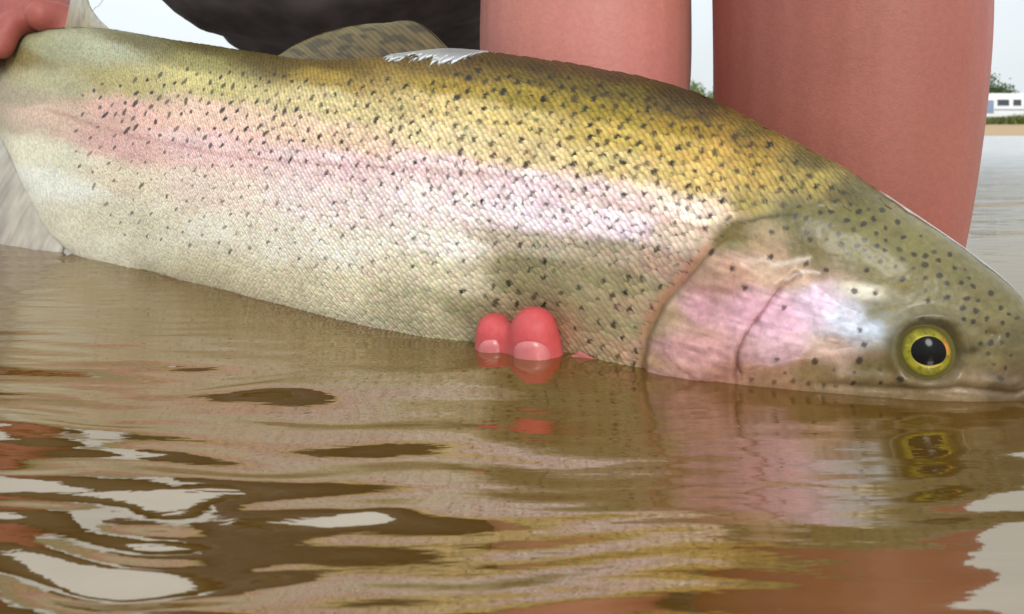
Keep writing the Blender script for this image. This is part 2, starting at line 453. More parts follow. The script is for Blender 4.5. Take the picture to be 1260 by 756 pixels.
hs = [(137,123),(203,122),(262,131),(90,172),(227,217),(297,172),(333,217),(344,241),(406,195),(411,153),(459,180),(433,221),(442,255),(496,153),(510,192),(513,241),(541,176),(551,260),(521,334),(630,362),(667,285),(703,290),(702,318),(744,304),(747,351),(767,374),(778,285),(793,328),(813,374),(830,422),(859,460),(769,418),(818,451),(703,399),(710,430),(635,232),(616,185),(568,148),(850,385),(905,405),(938,451),(893,485),(850,494),(942,498),(959,536),(906,560),(102,329),(142,385),(262,446),(242,608),(333,313),(220,295),(393,335),(483,399),(546,406),(513,565),(497,516),(360,617),(497,615),(478,685),(563,683),(618,667),(20,205),(38,101),(117,80),(116,28),(167,32),(197,78),(71,8),(255,50),(182,8),(40,278)]
SPOTS = [(860 + a / 2.52, 200 + b / 2.52, random.uniform(2.9, 4.4), random.uniform(2.6, 3.8), random.uniform(-1, 1), 0.80) for a, b in hs]
def scatter(poly, n, dmin, smin, smax, ang, el, dark):
    P = np.array(poly, float); k = 0
    lo, hi = P.min(0), P.max(0)
    for _ in range(n * 12):
        x, y = random.uniform(lo[0], hi[0]), random.uniform(lo[1], hi[1])
        if not inside(np.array(x), np.array(y), P): continue
        if any((x - q[0]) ** 2 + (y - q[1]) ** 2 < dmin * dmin for q in SPOTS): continue
        r = random.uniform(smin, smax)
        SPOTS.append((x, y, r * random.uniform(1, el), r, ang + random.uniform(-0.35, 0.35), dark * random.uniform(0.7, 1)))
        k += 1
        if k >= n: break
scatter([(560,85),(700,95),(850,135),(950,180),(1030,235),(900,270),(850,270),(700,215),(560,190)], 200, 12, 2.0, 3.4, -0.9, 1.8, 1.0)
scatter([(230,85),(380,95),(560,100),(560,190),(700,215),(850,270),(850,300),(560,250),(300,190),(150,160),(90,110)], 270, 10.5, 1.3, 2.2, -1.05, 2.8, 1.0)
scatter([(80,120),(300,180),(560,235),(840,290),(840,330),(560,340),(400,330),(150,290),(90,200)], 170, 14, 1.0, 1.7, -0.95, 3.0, 0.85)
scatter([(560,300),(840,300),(800,380),(780,450),(720,440),(700,380),(560,370)], 60, 15, 1.8, 3.2, -1.2, 2.0, 1.0)
scatter([(1010,225),(1060,240),(1130,285),(1220,345),(1262,400),(1230,470),(1190,400),(1110,340),(1010,300),(930,285)], 70, 11, 1.7, 3.1, 0.0, 1.5, 0.8)
scatter([(910,470),(1000,452),(1090,445),(1100,470),(1000,480)], 12, 14, 1.8, 3.0, 0.0, 1.5, 0.7)
SPOTS = np.array(SPOTS)

PX0, PY0 = -160.0, -20.0
_gx, _gy = np.meshgrid(np.arange(PX0, 1340, 4.0), np.arange(PY0, 640, 4.0), indexing='ij')
PALG = np.zeros((*_gx.shape, 3)); _ws = np.zeros(_gx.shape)
for (x, y), c in zip(PAL[:, :2], PALC):
    dx_, dy_ = _gx - x, _gy - y
    if x < 860: dy_ = dy_ - np.where(_gx < 880, 0.15, 0.0) * dx_; dx_ = dx_ / 3.2
    else: dx_ = dx_ / 1.5
    w = 1.0 / (dx_ ** 2 + dy_ ** 2 + 30.0) ** 2.2
    PALG += w[..., None] * c; _ws += w
PALG /= _ws[..., None]
_l = PALG @ np.array([0.3, 0.6, 0.1])
PALG = PALG * (1.12 * np.clip(_l, 0.02, 1) ** 0.30 * 1.06)[..., None]
_yl = sstep(0.25, 0.6, 1 - PALG[..., 2] / np.maximum(PALG[..., 1], 1e-3))[..., None]   # olive rather than orange where it is yellow
PALG = PALG * (1 - _yl * np.array([0.07, 0.05, -0.06]))
_pk = (sstep(0.02, 0.12, PALG[..., 0] - PALG[..., 1]) * sstep(-0.08, 0.0, PALG[..., 2] - PALG[..., 1]) * sstep(860, 760, _gx))[..., None] * 0.45
_l = PALG @ np.array([0.3, 0.6, 0.1])
_hd = (sstep(840, 900, _gx) * sstep(0.0, 0.03, PALG[..., 1] - PALG[..., 2]))[..., None]
PALG = PALG * (1 + _hd * np.array([-0.06, -0.14, -0.26]))
PALG = PALG * (1 - _pk) + _pk * _l[..., None] * np.array([1.12, 0.97, 0.95])

def fish_colour(px, py, head_fine=True):
    sh = px.shape
    px = px.ravel(); py = py.ravel()
    jx = px + 9 * (vnoise(px / 16, py / 16, 3) - 0.5); jy = py + 7 * (vnoise(px / 16, py / 16, 4) - 0.5)
    gx_ = np.clip((jx - PX0) / 4.0, 0, PALG.shape[0] - 1.001); gy_ = np.clip((jy - PY0) / 4.0, 0, PALG.shape[1] - 1.001)
    ix, iy = gx_.astype(int), gy_.astype(int); fx, fy = (gx_ - ix)[:, None], (gy_ - iy)[:, None]
    col = (PALG[ix, iy] * (1 - fx) + PALG[ix + 1, iy] * fx) * (1 - fy) + (PALG[ix, iy + 1] * (1 - fx) + PALG[ix + 1, iy + 1] * fx) * fy
    # mottling
    m = 0.74 + 0.52 * (0.3 * vnoise(px / 22, py / 16, 7) + 0.4 * vnoise(px / 7, py / 5, 8) + 0.3 * vnoise(px / 2.5, py / 2.0, 9))
    hd = head_mask(px, py)
    col *= (1 + (m - 1) * (0.45 + 0.75 * hd))[:, None]
    # white-lit highlight painted on the cheek
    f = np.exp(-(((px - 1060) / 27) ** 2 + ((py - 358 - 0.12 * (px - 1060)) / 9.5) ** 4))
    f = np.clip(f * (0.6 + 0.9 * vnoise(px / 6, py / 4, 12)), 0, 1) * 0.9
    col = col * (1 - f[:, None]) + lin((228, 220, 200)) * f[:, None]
    def line(poly, wd, amt, c):
        nonlocal col
        d = seg_dist(px + 3 * (vnoise(px / 9, py / 9, 21) - .5), py + 3 * (vnoise(px / 9, py / 9, 22) - .5), poly)
        k = (amt * np.exp(-(d / wd) ** 2))[:, None]
        col = col * (1 - k) + lin(c) * k
    line(LAT, 3.0, 0.35, (150, 90, 85))
    line(GILL_REAR, 7.0, 0.55, (120, 88, 45))
    line(GILL_REAR[1:5] + (-9, 3), 5.0, 0.45, (190, 130, 105))
    line(PREOP, 2.0, 0.75, (120, 70, 70))
    line(OLIVE, 6.0, 0.5, (92, 88, 30))
    line(np.array([(925, 272), (950, 266), (980, 264)], float), 2.5, 0.7, (50, 45, 15))
    line(np.array([(950, 326), (975, 322), (995, 318)], float), 3.5, 0.6, (215, 205, 190))  # white highlight on the gill cover, painted into its colour
    line(np.array([(818, 428), (838, 450), (866, 464), (905, 462)], float), 1.8, 0.55, (140, 80, 85))
    line(np.array([(1008, 336), (985, 334), (968, 344)], float), 2.2, 0.5, (235, 225, 220))
    line(np.array([(905, 330), (900, 360), (912, 385)], float), 1.6, 0.3, (150, 100, 100))
    line(CHEEK_LOW, 4.0, 0.35, (140, 100, 80))
    line(np.array([(845, 345), (880, 360), (905, 352)], float), 12.0, 0.35, (160, 105, 100))
    gm_ = sstep(0, 12, np.where(inside(px, py, GILL_POLY), seg_dist(px, py, GILL_POLY), 0))
    st = vnoise((px * 0.9 + py * 0.45) / 30, (py - 0.35 * px) / 3.2, 33) - 0.5
    col *= (1 + 0.42 * gm_ * st + 0.25 * gm_ * (vnoise(px / 26, py / 22, 34) - 0.5))[:, None]
    # cold iridescence on the cheek
    ir = np.exp(-(((px - 1050) / 45) ** 2 + ((py - 398) / 26) ** 2)) * vnoise(px / 11, py / 3.5, 31)
    col = col * (1 - 0.55 * ir[:, None]) + lin((175, 200, 225)) * 0.55 * ir[:, None]
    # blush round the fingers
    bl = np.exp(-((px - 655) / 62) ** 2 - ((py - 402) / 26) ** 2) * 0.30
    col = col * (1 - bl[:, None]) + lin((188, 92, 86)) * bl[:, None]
    # dark eye surround
    de = np.hypot((px - 1145) / 1.05, py - 428)
    k = 0.6 * np.exp(-((de - 42) / 6) ** 2) * (0.5 + vnoise(px / 8, py / 8, 41) * 0.7)
    col = col * (1 - k[:, None]) + lin((84, 74, 40)) * k[:, None]
    k = 0.8 * np.exp(-((px - 1143) / 28) ** 2 - ((py - 398) / 11) ** 2)
    col = col * (1 - k[:, None]) + lin((96, 90, 72)) * k[:, None]
    k = 0.9 * np.exp(-((px - 1196) / 14) ** 2 - ((py - 430) / 6) ** 2) + 0.9 * np.exp(-((px - 1131) / 5) ** 2 - ((py - 391) / 3.5) ** 2)
    k = np.clip(k, 0, 1)
    col = col * (1 - k[:, None]) + lin((50, 40, 12)) * k[:, None]
    # black spots
    for x, y, a, b, an, dk in SPOTS:
        sel = np.where((np.abs(px - x) < 3 * a) & (np.abs(py - y) < 3 * a))[0]
        if len(sel) == 0: continue
        dx, dy = px[sel] - x, py[sel] - y
        u = dx * math.cos(an) + dy * math.sin(an); v = -dx * math.sin(an) + dy * math.cos(an)
        k = dk * sstep(1.22, 0.86, np.hypot(u / a, v / b) + 0.35 * (vnoise(px[sel] / 2.2, py[sel] / 2.2, 51) - 0.5))
        col[sel] = col[sel] * (1 - k[:, None]) + lin((18, 15, 17)) * k[:, None]
    return np.clip(col * 0.95, 0.004, 0.9).reshape(*sh, 3)

def head_mask(px, py):
    """1 on the bare head, 0 on the scaled flank"""
    xe = np.interp(py, HEAD_EDGE[::1, 1][np.argsort(HEAD_EDGE[:, 1])], HEAD_EDGE[np.argsort(HEAD_EDGE[:, 1]), 0])
    return sstep(-4, 6, px - xe)

GILL_FRONT = np.array([(905, 282), (950, 310), (1000, 338), (1050, 372), (1092, 396), (1088, 428), (1020, 444), (960, 456), (905, 472), (850, 500), (795, 520)], float)
GILL_POLY = np.vstack([GILL_REAR, GILL_FRONT[::-1][1:-1]])

# body grid
PH = np.r_[np.linspace(0.02, math.pi - 0.02, 230), np.linspace(math.pi + 0.03, 2 * math.pi - 0.03, 110)]
GS, GP = np.meshgrid(SV, PH, indexing='ij')
GXp, GYp = near_px(GS, GP)
P0 = body_pt(GS, GP)
_, _, GN = body_frame(GS, GP)
es, ep = find(1143, 432)
de = np.hypot((GXp - 1143) / 1.0, GYp - 431)
disp = np.zeros(GS.shape)
disp += -0.0030 * sstep(42, 30, de) + 0.0011 * np.exp(-((de - 46) / 7) ** 2)
disp += 0.0016 * np.exp(-((GXp - 1143) / 36) ** 2 - ((GYp - 394) / 9) ** 2)
dr = seg_dist(GXp, GYp, GILL_REAR)
disp += -0.0007 * np.exp(-(dr / 6) ** 2)
disp += -0.0009 * np.exp(-(seg_dist(GXp, GYp, np.array([(1010, 474), (1090, 480), (1180, 478), (1250, 486), (1290, 470)], float)) / 4) ** 2)
disp += 0.0010 * np.exp(-(seg_dist(GXp, GYp, np.array([(1030, 462), (1100, 466), (1180, 466), (1250, 472)], float)) / 7) ** 2)
disp += -0.0012 * np.exp(-((GXp - 1222) / 8) ** 2 - ((GYp - 412) / 6) ** 2)
hm = head_mask(GXp, GYp)
disp += hm * 0.00045 * (vnoise(GXp / 26, GYp / 18, 61) - 0.5) + hm * 0.00009 * (vnoise(GXp / 5, GYp / 4, 62) - 0.5)
PB = P0 + GN * disp[..., None]
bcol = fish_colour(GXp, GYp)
scaled = (1 - hm)
scaled = scaled * sstep(6, 26, seg_dist(GXp, GYp, HEAD_EDGE))
bcol = bcol * (1 - 0.52 * scaled[..., None] * sstep(0.575, 0.47, GS)[..., None])          # darker skin between the pale scales
V = PB.reshape(-1, 3); F = grid_faces(len(SV), len(PH), wrap_v=True)
V = np.vstack([V, PB[0].mean(0), PB[-1].mean(0)])
n0 = len(PH); i0, i1 = len(V) - 2, len(V) - 1
tri = [(i0, j, (j + 1) % n0, (j + 1) % n0) for j in range(n0)]
me = mesh_np('body', V, F)
set_col(me, np.vstack([bcol.reshape(-1, 3), bcol[0].mean(0), bcol[-1].mean(0)]))

FISH_SKIN = principled('wet_trout_skin', rough=0.42, attr='tint', noise=(420, 0.84, 1.12), bump=(900, 0.2, 0.0008), coat=0.20, coat_rough=0.24, spec=0.25)
FISH_SCALE = principled('wet_trout_scales', rough=0.44, attr='tint', coat=0.06, coat_rough=0.25, spec=0.32)
FIN = principled('fin_membrane', rough=0.35, attr='tint', noise=(160, 0.92, 1.06), coat=0.3, spec=0.5)
_t = FIN.node_tree; _p = [n for n in _t.nodes if n.type == 'BSDF_PRINCIPLED'][0]; _o = [n for n in _t.nodes if n.type == 'OUTPUT_MATERIAL'][0]
_tr = _t.nodes.new('ShaderNodeBsdfTransparent'); _mx = _t.nodes.new('ShaderNodeMixShader'); _mx.inputs[0].default_value = 0.22
_t.links.new(_p.outputs[0], _mx.inputs[1]); _t.links.new(_tr.outputs[0], _mx.inputs[2]); _t.links.new(_mx.outputs[0], _o.inputs[0])

trout = bpy.data.objects.new('rainbow_trout', None); C.objects.link(trout)
trout.location = (float(AX[200][0]), float(AX[200][1]), 0.05)
trout.empty_display_size = 0.05
tag(trout, 'large spotted rainbow trout with pink flank held half out of the water', 'fish')
OFF = np.array(trout.location)
def child(name, me, mat, parent=trout):
    """world-space mesh becomes a child of the trout"""
    co = np.empty(len(me.vertices) * 3, np.float32); me.vertices.foreach_get('co', co)
    me.vertices.foreach_set('co', (co.reshape(-1, 3) - OFF).astype(np.float32).ravel()); me.update()
    return link(name, me, mat, parent)
child('body', me, FISH_SKIN)

# gill covers: bony plates standing proud of the head, one on each cheek
def gill_cover(far):
    jn = np.arange(230) if not far else np.arange(230, 340)
    gx, gy = GXp[:, jn], GYp[:, jn]
    si = np.where((SV > 0.03) & (SV < 0.20))[0]
    gx, gy = gx[si], gy[si]
    ins = inside(gx, gy, GILL_POLY)
    drr = seg_dist(gx, gy, GILL_REAR); dff = seg_dist(gx, gy, GILL_FRONT)
    sg = np.where(ins, 1.0, -1.0)
    off = 0.0030 * sstep(-1, 9, sg * np.minimum(drr, 30)) * sstep(0, 38, sg * dff) - 0.0005
    pp = seg_dist(gx, gy, PREOP)
    off += -0.0011 * np.exp(-(pp / 3.2) ** 2) * ins + 0.0006 * np.exp(-((pp - 9) / 6) ** 2) * ins
    off += ins * 0.0006 * (vnoise(gx / 20, gy / 9, 71) - 0.5) + ins * 0.0002 * (vnoise(gx / 6, gy / 2.5, 72) - 0.5)
    Pg = PB[np.ix_(si, jn)] + GN[np.ix_(si, jn)] * off[..., None]
    keep = ins | (np.minimum(drr, dff) < 5)
    F = grid_faces(len(si), len(jn))
    F = F[keep.ravel()[F].all(1)]
    used = np.unique(F); mp_ = np.full(len(si) * len(jn), -1); mp_[used] = np.arange(len(used))
    m = mesh_np('gill_cover', Pg.reshape(-1, 3)[used], mp_[F])
    set_col(m, fish_colour(gx, gy).reshape(-1, 3)[used])
    return child('gill_cover', m, FISH_SKIN)
gill_cover(False); gill_cover(True)

# scales: real overlapping pieces, too small to pick apart, as one part
def make_scales(side):
    S, PHI, A, B = [], [], [], []
    s = 0.045; row = 0
    s_start = 0.05
    # columns along the fish; every column is offset half a row from the last
    cols = []
    while s < SL - 0.01:
        cols.append(s)
        s += (0.00144 if side > 0 else 0.0034) * (0.82 + 0.24 * sstep(0.45, 0.15, s))
    for ci, s in enumerate(cols):
        ph = np.linspace(0.03, math.pi - 0.05, 500)
        p = body_pt(np.full(500, s), ph)
        L = np.r_[0, np.cumsum(np.linalg.norm(np.diff(p, axis=0), axis=1))]
        pitch = (0.00275 if side > 0 else 0.0060) * (0.80 + 0.26 * float(sstep(0.45, 0.15, s)))
        n = int(L[-1] / pitch)
        l = (np.arange(n) + (0.5 if ci % 2 else 0.0) + rng.uniform(-0.17, 0.17, n)) * pitch
        l = l[l < L[-1]]
        S.append(np.full(len(l), s) + rng.uniform(-0.0004, 0.0004, len(l)))
        PHI.append(np.interp(l, L, ph)); B.append(np.full(len(l), pitch * 0.60)); A.append(np.full(len(l), 0.62 * pitch))
    S = np.concatenate(S); PHI = np.concatenate(PHI); A = np.concatenate(A); B = np.concatenate(B)
    px, py = near_px(S, PHI)
    keep = head_mask(px, py) < 0.5
    keep &= (seg_dist(px, py, HEAD_EDGE) > np.where(py > 290, 13, 4)) & (seg_dist(px, py, GILL_REAR) > 13)
    # buried under the hand at the tail, and smooth skin along the very back
    S, PHI, A, B, px, py = [q[keep] for q in (S, PHI, A, B, px, py)]
    phs = PHI if side > 0 else 2 * math.pi - PHI
    c = body_pt(S, phs); ds, dp, nn = body_frame(S, phs)
    if side < 0: dp = -dp
    n = len(S)
    # piece: u runs headwards (-1) to tailwards (+1), v along the girth
    U, W = np.meshgrid(np.linspace(-1, 1, 5), np.linspace(-1, 1, 5), indexing='ij')
    rr = np.sqrt(np.clip(1 - (0.5 * (U + 1) * 0.98) ** 2.4, 0.02, 1))         # tailward end round
    wv = W * np.where(U > -0.2, rr / rr[2].max(), 1.0)
    hh = (0.16 + 0.56 * (U + 1) / 2) * (1 - 0.85 * W ** 2) - 0.60 * (U > 0.9) - 0.30 * (np.abs(W) > 0.9)
    slant = 0.65                                                             # rows lean, as they do on a trout
    uu = U.ravel(); ww = wv.ravel(); hz = hh.ravel()
    rim = sstep(5, 26, seg_dist(px, py, HEAD_EDGE))                          # the last rows sink into the skin of the head
    soft = 1 - 0.60 * np.exp(-((px - 700) / 140) ** 2 - ((py - 375) / 62) ** 4) # small embedded scales behind the pectoral fin
    amp = 0.00074 * (A / 0.0024) * rng.uniform(0.75, 1.3, n) * (0.35 + 0.65 * rim) * soft * (0.25 + 0.75 * sstep(0.57, 0.46, S))
    a_ = A * rng.uniform(0.88, 1.14, n); b_ = B * rng.uniform(0.88, 1.14, n)
    V = (c[:, None] + ds[:, None] * ((uu * a_[:, None]) - slant * (ww * b_[:, None]))[..., None]
         + dp[:, None] * (ww * b_[:, None])[..., None] + nn[:, None] * (hz * amp[:, None])[..., None])
    F = (grid_faces(5, 5)[None] + (np.arange(n) * 25)[:, None, None]).reshape(-1, 4)
    # colour per piece, spots finer than that
    cpx, cpy = near_px(S[:, None] + (uu * a_[:, None]), PHI[:, None] + 0 * uu)
    ring = ww * b_[:, None]
    ss, pp_ = S[:, None] + uu * a_[:, None], PHI[:, None] + ring / np.maximum(np.linalg.norm(body_pt(S, PHI + 0.01) - body_pt(S, PHI - 0.01), axis=-1) / 0.02, 1e-4)[:, None]
    vx, vy = near_px(ss, np.clip(pp_, 0.02, math.pi - 0.02))
    col = fish_colour(vx, vy)
    lum = rng.uniform(0.82, 1.17, n) * (0.95 + 0.16 * (vnoise(px / 30, py / 18, 77) - 0.5))
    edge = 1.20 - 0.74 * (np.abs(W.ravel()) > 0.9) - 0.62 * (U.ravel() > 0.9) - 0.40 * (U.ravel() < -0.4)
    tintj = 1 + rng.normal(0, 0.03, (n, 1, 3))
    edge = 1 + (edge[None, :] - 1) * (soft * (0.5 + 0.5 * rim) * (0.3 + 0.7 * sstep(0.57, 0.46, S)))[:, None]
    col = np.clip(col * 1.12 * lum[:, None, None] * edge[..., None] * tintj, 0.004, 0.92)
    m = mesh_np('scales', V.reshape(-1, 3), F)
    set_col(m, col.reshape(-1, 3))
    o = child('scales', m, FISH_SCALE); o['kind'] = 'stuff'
    return n
nsc = make_scales(1) + make_scales(-1)
print('scales', nsc)

# eyes
def make_eye(side):
    ph = ep if side > 0 else 2 * math.pi - ep
    s1, p1 = np.array([es]), np.array([ph])
    c = body_pt(s1, p1)[0]; ds, dp, nn = [q[0] for q in body_frame(s1, p1)]
    ds = np.array([ds[0], ds[1], 0]); ds /= np.linalg.norm(ds)
    up = np.array([0, 0, 1.0]); n = np.cross(ds, up); n /= np.linalg.norm(n)
    if n @ nn < 0: n = -n
    n = n * 0.96 + up * 0.16; n /= np.linalg.norm(n)
    vu = up - n * (up @ n); vu /= np.linalg.norm(vu)
    vr = -ds + n * (ds @ n); vr /= np.linalg.norm(vr)                         # towards the snout
    def disc(name, r0, r1, bulge, lift, colf, mat, parent, shape=None, nr=18, na=64):
        R, Aa = np.meshgrid(np.linspace(r0, r1, nr), np.linspace(0, 2 * math.pi, na, endpoint=False), indexing='ij')
        q = np.ones_like(Aa) if shape is None else shape(Aa)
        x, y = R * q * np.cos(Aa), R * q * np.sin(Aa)
        h = lift + bulge * (1 - (np.hypot(x, y) / 0.0088) ** 2)
        P = c + vr * x[..., None] + vu * y[..., None] + n * h[..., None]
        P = P.reshape(-1, 3); F = grid_faces(nr, na, wrap_v=True)
        m = mesh_np(name, P, F); set_col(m, colf(x, y, R).reshape(-1, 3))
        return child(name, m, mat, parent)
    EYE = principled('wet_eye', rough=0.12, attr='tint', coat=0.0, spec=0.12)
    k = 0.0074
    def iris_col(x, y, R):
        a = np.arctan2(y, x); r = R / k
        base = lin((142, 134, 44)) * np.ones((*x.shape, 3))
        nz = (0.55 * vnoise(a * 5 + 20, r * 4, 81) + 0.45 * vnoise(a * 16 + 40, r * 11, 82))[..., None]
        base = base * (0.25 + 1.15 * nz)
        o = (np.exp(-((a - 0.25) / 0.35) ** 2) * np.exp(-((r - 0.72) / 0.14) ** 2))[..., None]
        base = base * (1 - o) + lin((205, 120, 60)) * o
        d = sstep(0.80, 1.0, r)[..., None]
        base = base * (1 - d) + lin((84, 78, 34)) * d
        g = np.exp(-((r - 0.60) / 0.05) ** 2)[..., None] * 0.6
        return base * (1 - g) + lin((225, 205, 110)) * g
    eye = disc('eye', 0.0001, 0.0088, 0.0030, -0.0018, lambda x, y, R: lin((96, 88, 52)) * np.ones((*x.shape, 3)), EYE, trout)
    disc('iris', 0.0040, k, 0.0030, -0.00165, iris_col, EYE, eye)
    ps = lambda a: 1 + 0.06 * np.cos(2 * a) + 0.10 * np.cos(a - 0.6) * (np.cos(a - 0.6) > 0) - 0.10 * np.exp(-((np.mod(a, 2 * math.pi) - 4.71) / 0.7) ** 2)
    disc('pupil', 0.0001, 0.0046, 0.0030, -0.0015, lambda x, y, R: np.full((*x.shape, 3), 0.006), EYE, eye, shape=ps)
make_eye(1); make_eye(-1)

# fins: ruled between a base line and a tip line, both in the plane the fin stands in, with ridges for the rays
def on_axis_plane(px, py, lateral=0.0):
    best = None
    r = ray(px, py)
    S_ = np.linspace(0, SL, 1500); a = axis_at(S_)
    n = np.stack([np.interp(S_, SV, NRM[:, 0]), np.interp(S_, SV, NRM[:, 1])], -1)
    a = a + n * lateral
    k = np.argmin(np.abs(a[:, 0] / a[:, 1] - r[0] / r[1]))
    return CAMP + r * (a[k, 1] / r[1])
def make_fin(name, base, tip, thick, colf, nrays=14, nu=90, nv=24, curl=None, parent=trout, bow=0.0):
    base = catmull(base, 12); tip = catmull(tip, 12)
    def res(P, n):
        d = np.r_[0, np.cumsum(np.linalg.norm(np.diff(P, axis=0), axis=1))]
        t = np.linspace(0, d[-1], n)
        return np.stack([np.interp(t, d, P[:, k]) for k in range(3)], -1)
    b, t = res(base, nu), res(tip, nu)
    v = np.linspace(0, 1, nv)[None, :, None]
    M = b[:, None] * (1 - v) + t[:, None] * v
    M[..., 2] += bow * np.linspace(0, 1, nu)[:, None] ** 3 * np.sin(math.pi * v[..., 0])
    if curl is not None: M = M + curl * (v ** 2)
    du = np.gradient(M, axis=0); dv = np.gradient(M, axis=1)
    nn = np.cross(du, dv); nn /= np.linalg.norm(nn, axis=-1, keepdims=True) + 1e-12
    U = np.linspace(0, 1, nu)[:, None]; vv = v[..., 0]
    th = thick * (1 - 0.8 * vv) * (0.35 + 0.65 * np.sin(math.pi * np.clip(U, 0.03, 0.97)) ** 0.4)
    rid = 0.5 + 0.5 * np.cos(2 * math.pi * nrays * (U + 0.02 * np.sin(5 * vv)))
    th = th * (0.84 + 0.22 * rid)
    A, Bk = M + nn * th[..., None], M - nn * th[..., None]
    V = np.vstack([A.reshape(-1, 3), Bk.reshape(-1, 3)])
    F1 = grid_faces(nu, nv); F2 = F1[:, ::-1] + nu * nv
    idx = np.arange(nu * nv).reshape(nu, nv)
    loop = np.r_[idx[:, 0], idx[-1, 1:], idx[-2::-1, -1], idx[0, -2:0:-1]]
    l2 = np.roll(loop, -1)
    F3 = np.stack([loop, l2, l2 + nu * nv, loop + nu * nv], -1)
    m = mesh_np(name, V, np.vstack([F1, F2, F3]))
    col = np.broadcast_to(colf(U, vv, rid * np.ones_like(vv)), (nu, nv, 3)).reshape(-1, 3)
    set_col(m, np.vstack([col, col]))
    return child(name, m, FIN, parent)
def fin_col(c0, c1, rayc, spots=0, seed=3):
    def f(U, v, rid):
        c = lin(c0) * (1 - v[..., None]) + lin(c1) * v[..., None]
        c = c * np.ones((*np.broadcast(U, v).shape, 1))
        c = c * (1 - 0.5 * rid[..., None] ** 2) + lin(rayc) * 0.5 * rid[..., None] ** 2
        n = (0.5 * vnoise(U * 22 + 0 * v, v * 5 + 0 * U, seed) + 0.5 * vnoise(U * 60 + 0 * v, v * 4 + 0 * U, seed + 1))[..., None]
        return c * (0.62 + 0.76 * n) if not spots else c * (0.7 + 0.6 * n) * (1 - 0.55 * sstep(0.52, 0.75, vnoise(U * 17 + 0 * v, v * 8 + 0 * U, seed + 7)))[..., None]
    return f
AP = lambda pts, lat=0.0: [on_axis_plane(x, y, lat) for x, y in pts]
make_fin('dorsal_fin', AP([(384, 80), (440, 82), (500, 74), (552, 62)], 0.006), AP([(342, 69), (362, 56), (398, 41), (440, 31), (480, 29)], 0.004), 0.0016,
         fin_col((84, 62, 22), (112, 98, 54), (136, 124, 82), spots=1), nrays=26, bow=0.006)
make_fin('adipose_fin', AP([(82, 40), (100, 40), (118, 40), (136, 40)]), AP([(84, 14), (90, -6), (104, -7), (112, 10), (122, 24), (135, 36)]), 0.0018,
         fin_col((150, 135, 105), (175, 172, 160), (160, 150, 120)), nrays=2)
make_fin('anal_fin', AP([(2, 160), (22, 200), (46, 250), (80, 304)], 0.002), AP([(-75, 262), (-65, 330), (-5, 352), (66, 344)], 0.008), 0.0016,
         fin_col((190, 186, 172), (158, 142, 130), (182, 168, 154)), nrays=19)
tb = axis_at(np.array([SL - 0.045]))[0]; te = axis_at(np.array([SL]))[0]; tdv = (te - tb) / np.linalg.norm(te - tb)
zc_t = float((zt_[-1] + zb_[-1]) / 2)
T3 = lambda d, z: np.array([tb[0] + tdv[0] * d, tb[1] + tdv[1] * d, zc_t + z])
make_fin('tail_fin', [T3(0.0, 0.020), T3(0.012, 0.008), T3(0.012, -0.008), T3(0.0, -0.020)], [T3(0.115, 0.085), T3(0.100, 0.040), T3(0.094, 0.0), T3(0.100, -0.040), T3(0.115, -0.085)], 0.003,
         fin_col((150, 140, 95), (140, 130, 95), (110, 100, 60), spots=1), nrays=20)
def surf(px, py, off):
    s, p = find(px, py); s, p = np.array([s]), np.array([p])
    return (body_pt(s, p) + body_frame(s, p)[2] * off)[0]
make_fin('pectoral_fin', [surf(780, 470, -0.001), surf(776, 474, 0.002), surf(772, 480, 0.003)], [surf(716, 430, 0.001), surf(702, 444, 0.007), surf(706, 480, 0.010)], 0.0035,
         fin_col((158, 60, 54), (166, 92, 80), (170, 80, 72)), nrays=4)

N = Nodes('glint_metal')
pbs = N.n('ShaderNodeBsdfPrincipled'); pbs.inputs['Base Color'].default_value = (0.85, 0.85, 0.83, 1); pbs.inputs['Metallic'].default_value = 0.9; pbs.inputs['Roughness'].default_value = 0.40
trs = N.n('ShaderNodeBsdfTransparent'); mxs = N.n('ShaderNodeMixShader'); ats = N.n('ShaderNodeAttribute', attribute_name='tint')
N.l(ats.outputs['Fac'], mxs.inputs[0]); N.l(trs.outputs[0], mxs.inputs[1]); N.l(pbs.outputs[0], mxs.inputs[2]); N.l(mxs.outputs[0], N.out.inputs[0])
SHEEN = N.m  # metal for the added glints, faded out at their edges
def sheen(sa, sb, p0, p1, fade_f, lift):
    """added metallic patch over the body, standing in for a white wet glint"""
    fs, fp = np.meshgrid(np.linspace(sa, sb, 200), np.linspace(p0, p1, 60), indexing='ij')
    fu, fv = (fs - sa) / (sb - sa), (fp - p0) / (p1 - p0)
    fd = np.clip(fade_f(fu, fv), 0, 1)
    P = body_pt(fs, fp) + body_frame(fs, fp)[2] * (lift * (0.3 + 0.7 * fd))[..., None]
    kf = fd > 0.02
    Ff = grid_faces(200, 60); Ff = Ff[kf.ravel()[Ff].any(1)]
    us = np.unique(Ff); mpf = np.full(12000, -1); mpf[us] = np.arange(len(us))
    m = mesh_np('glint_patch', P.reshape(-1, 3)[us], mpf[Ff])
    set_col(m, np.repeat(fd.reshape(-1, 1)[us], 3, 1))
    child('glint_patch', m, SHEEN)
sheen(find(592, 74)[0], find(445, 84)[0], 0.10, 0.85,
      lambda u, v: sstep(0.0, 0.10, (0.60 - 0.34 * u) * sstep(-0.02, 0.25, u) * sstep(1.0, 0.85, u) + 0.26 * (vnoise(u * 30, v * 3, 121) - 0.5) + 0.20 * (vnoise(u * 70, v * 14, 122) - 0.5) - v), 0.0010)
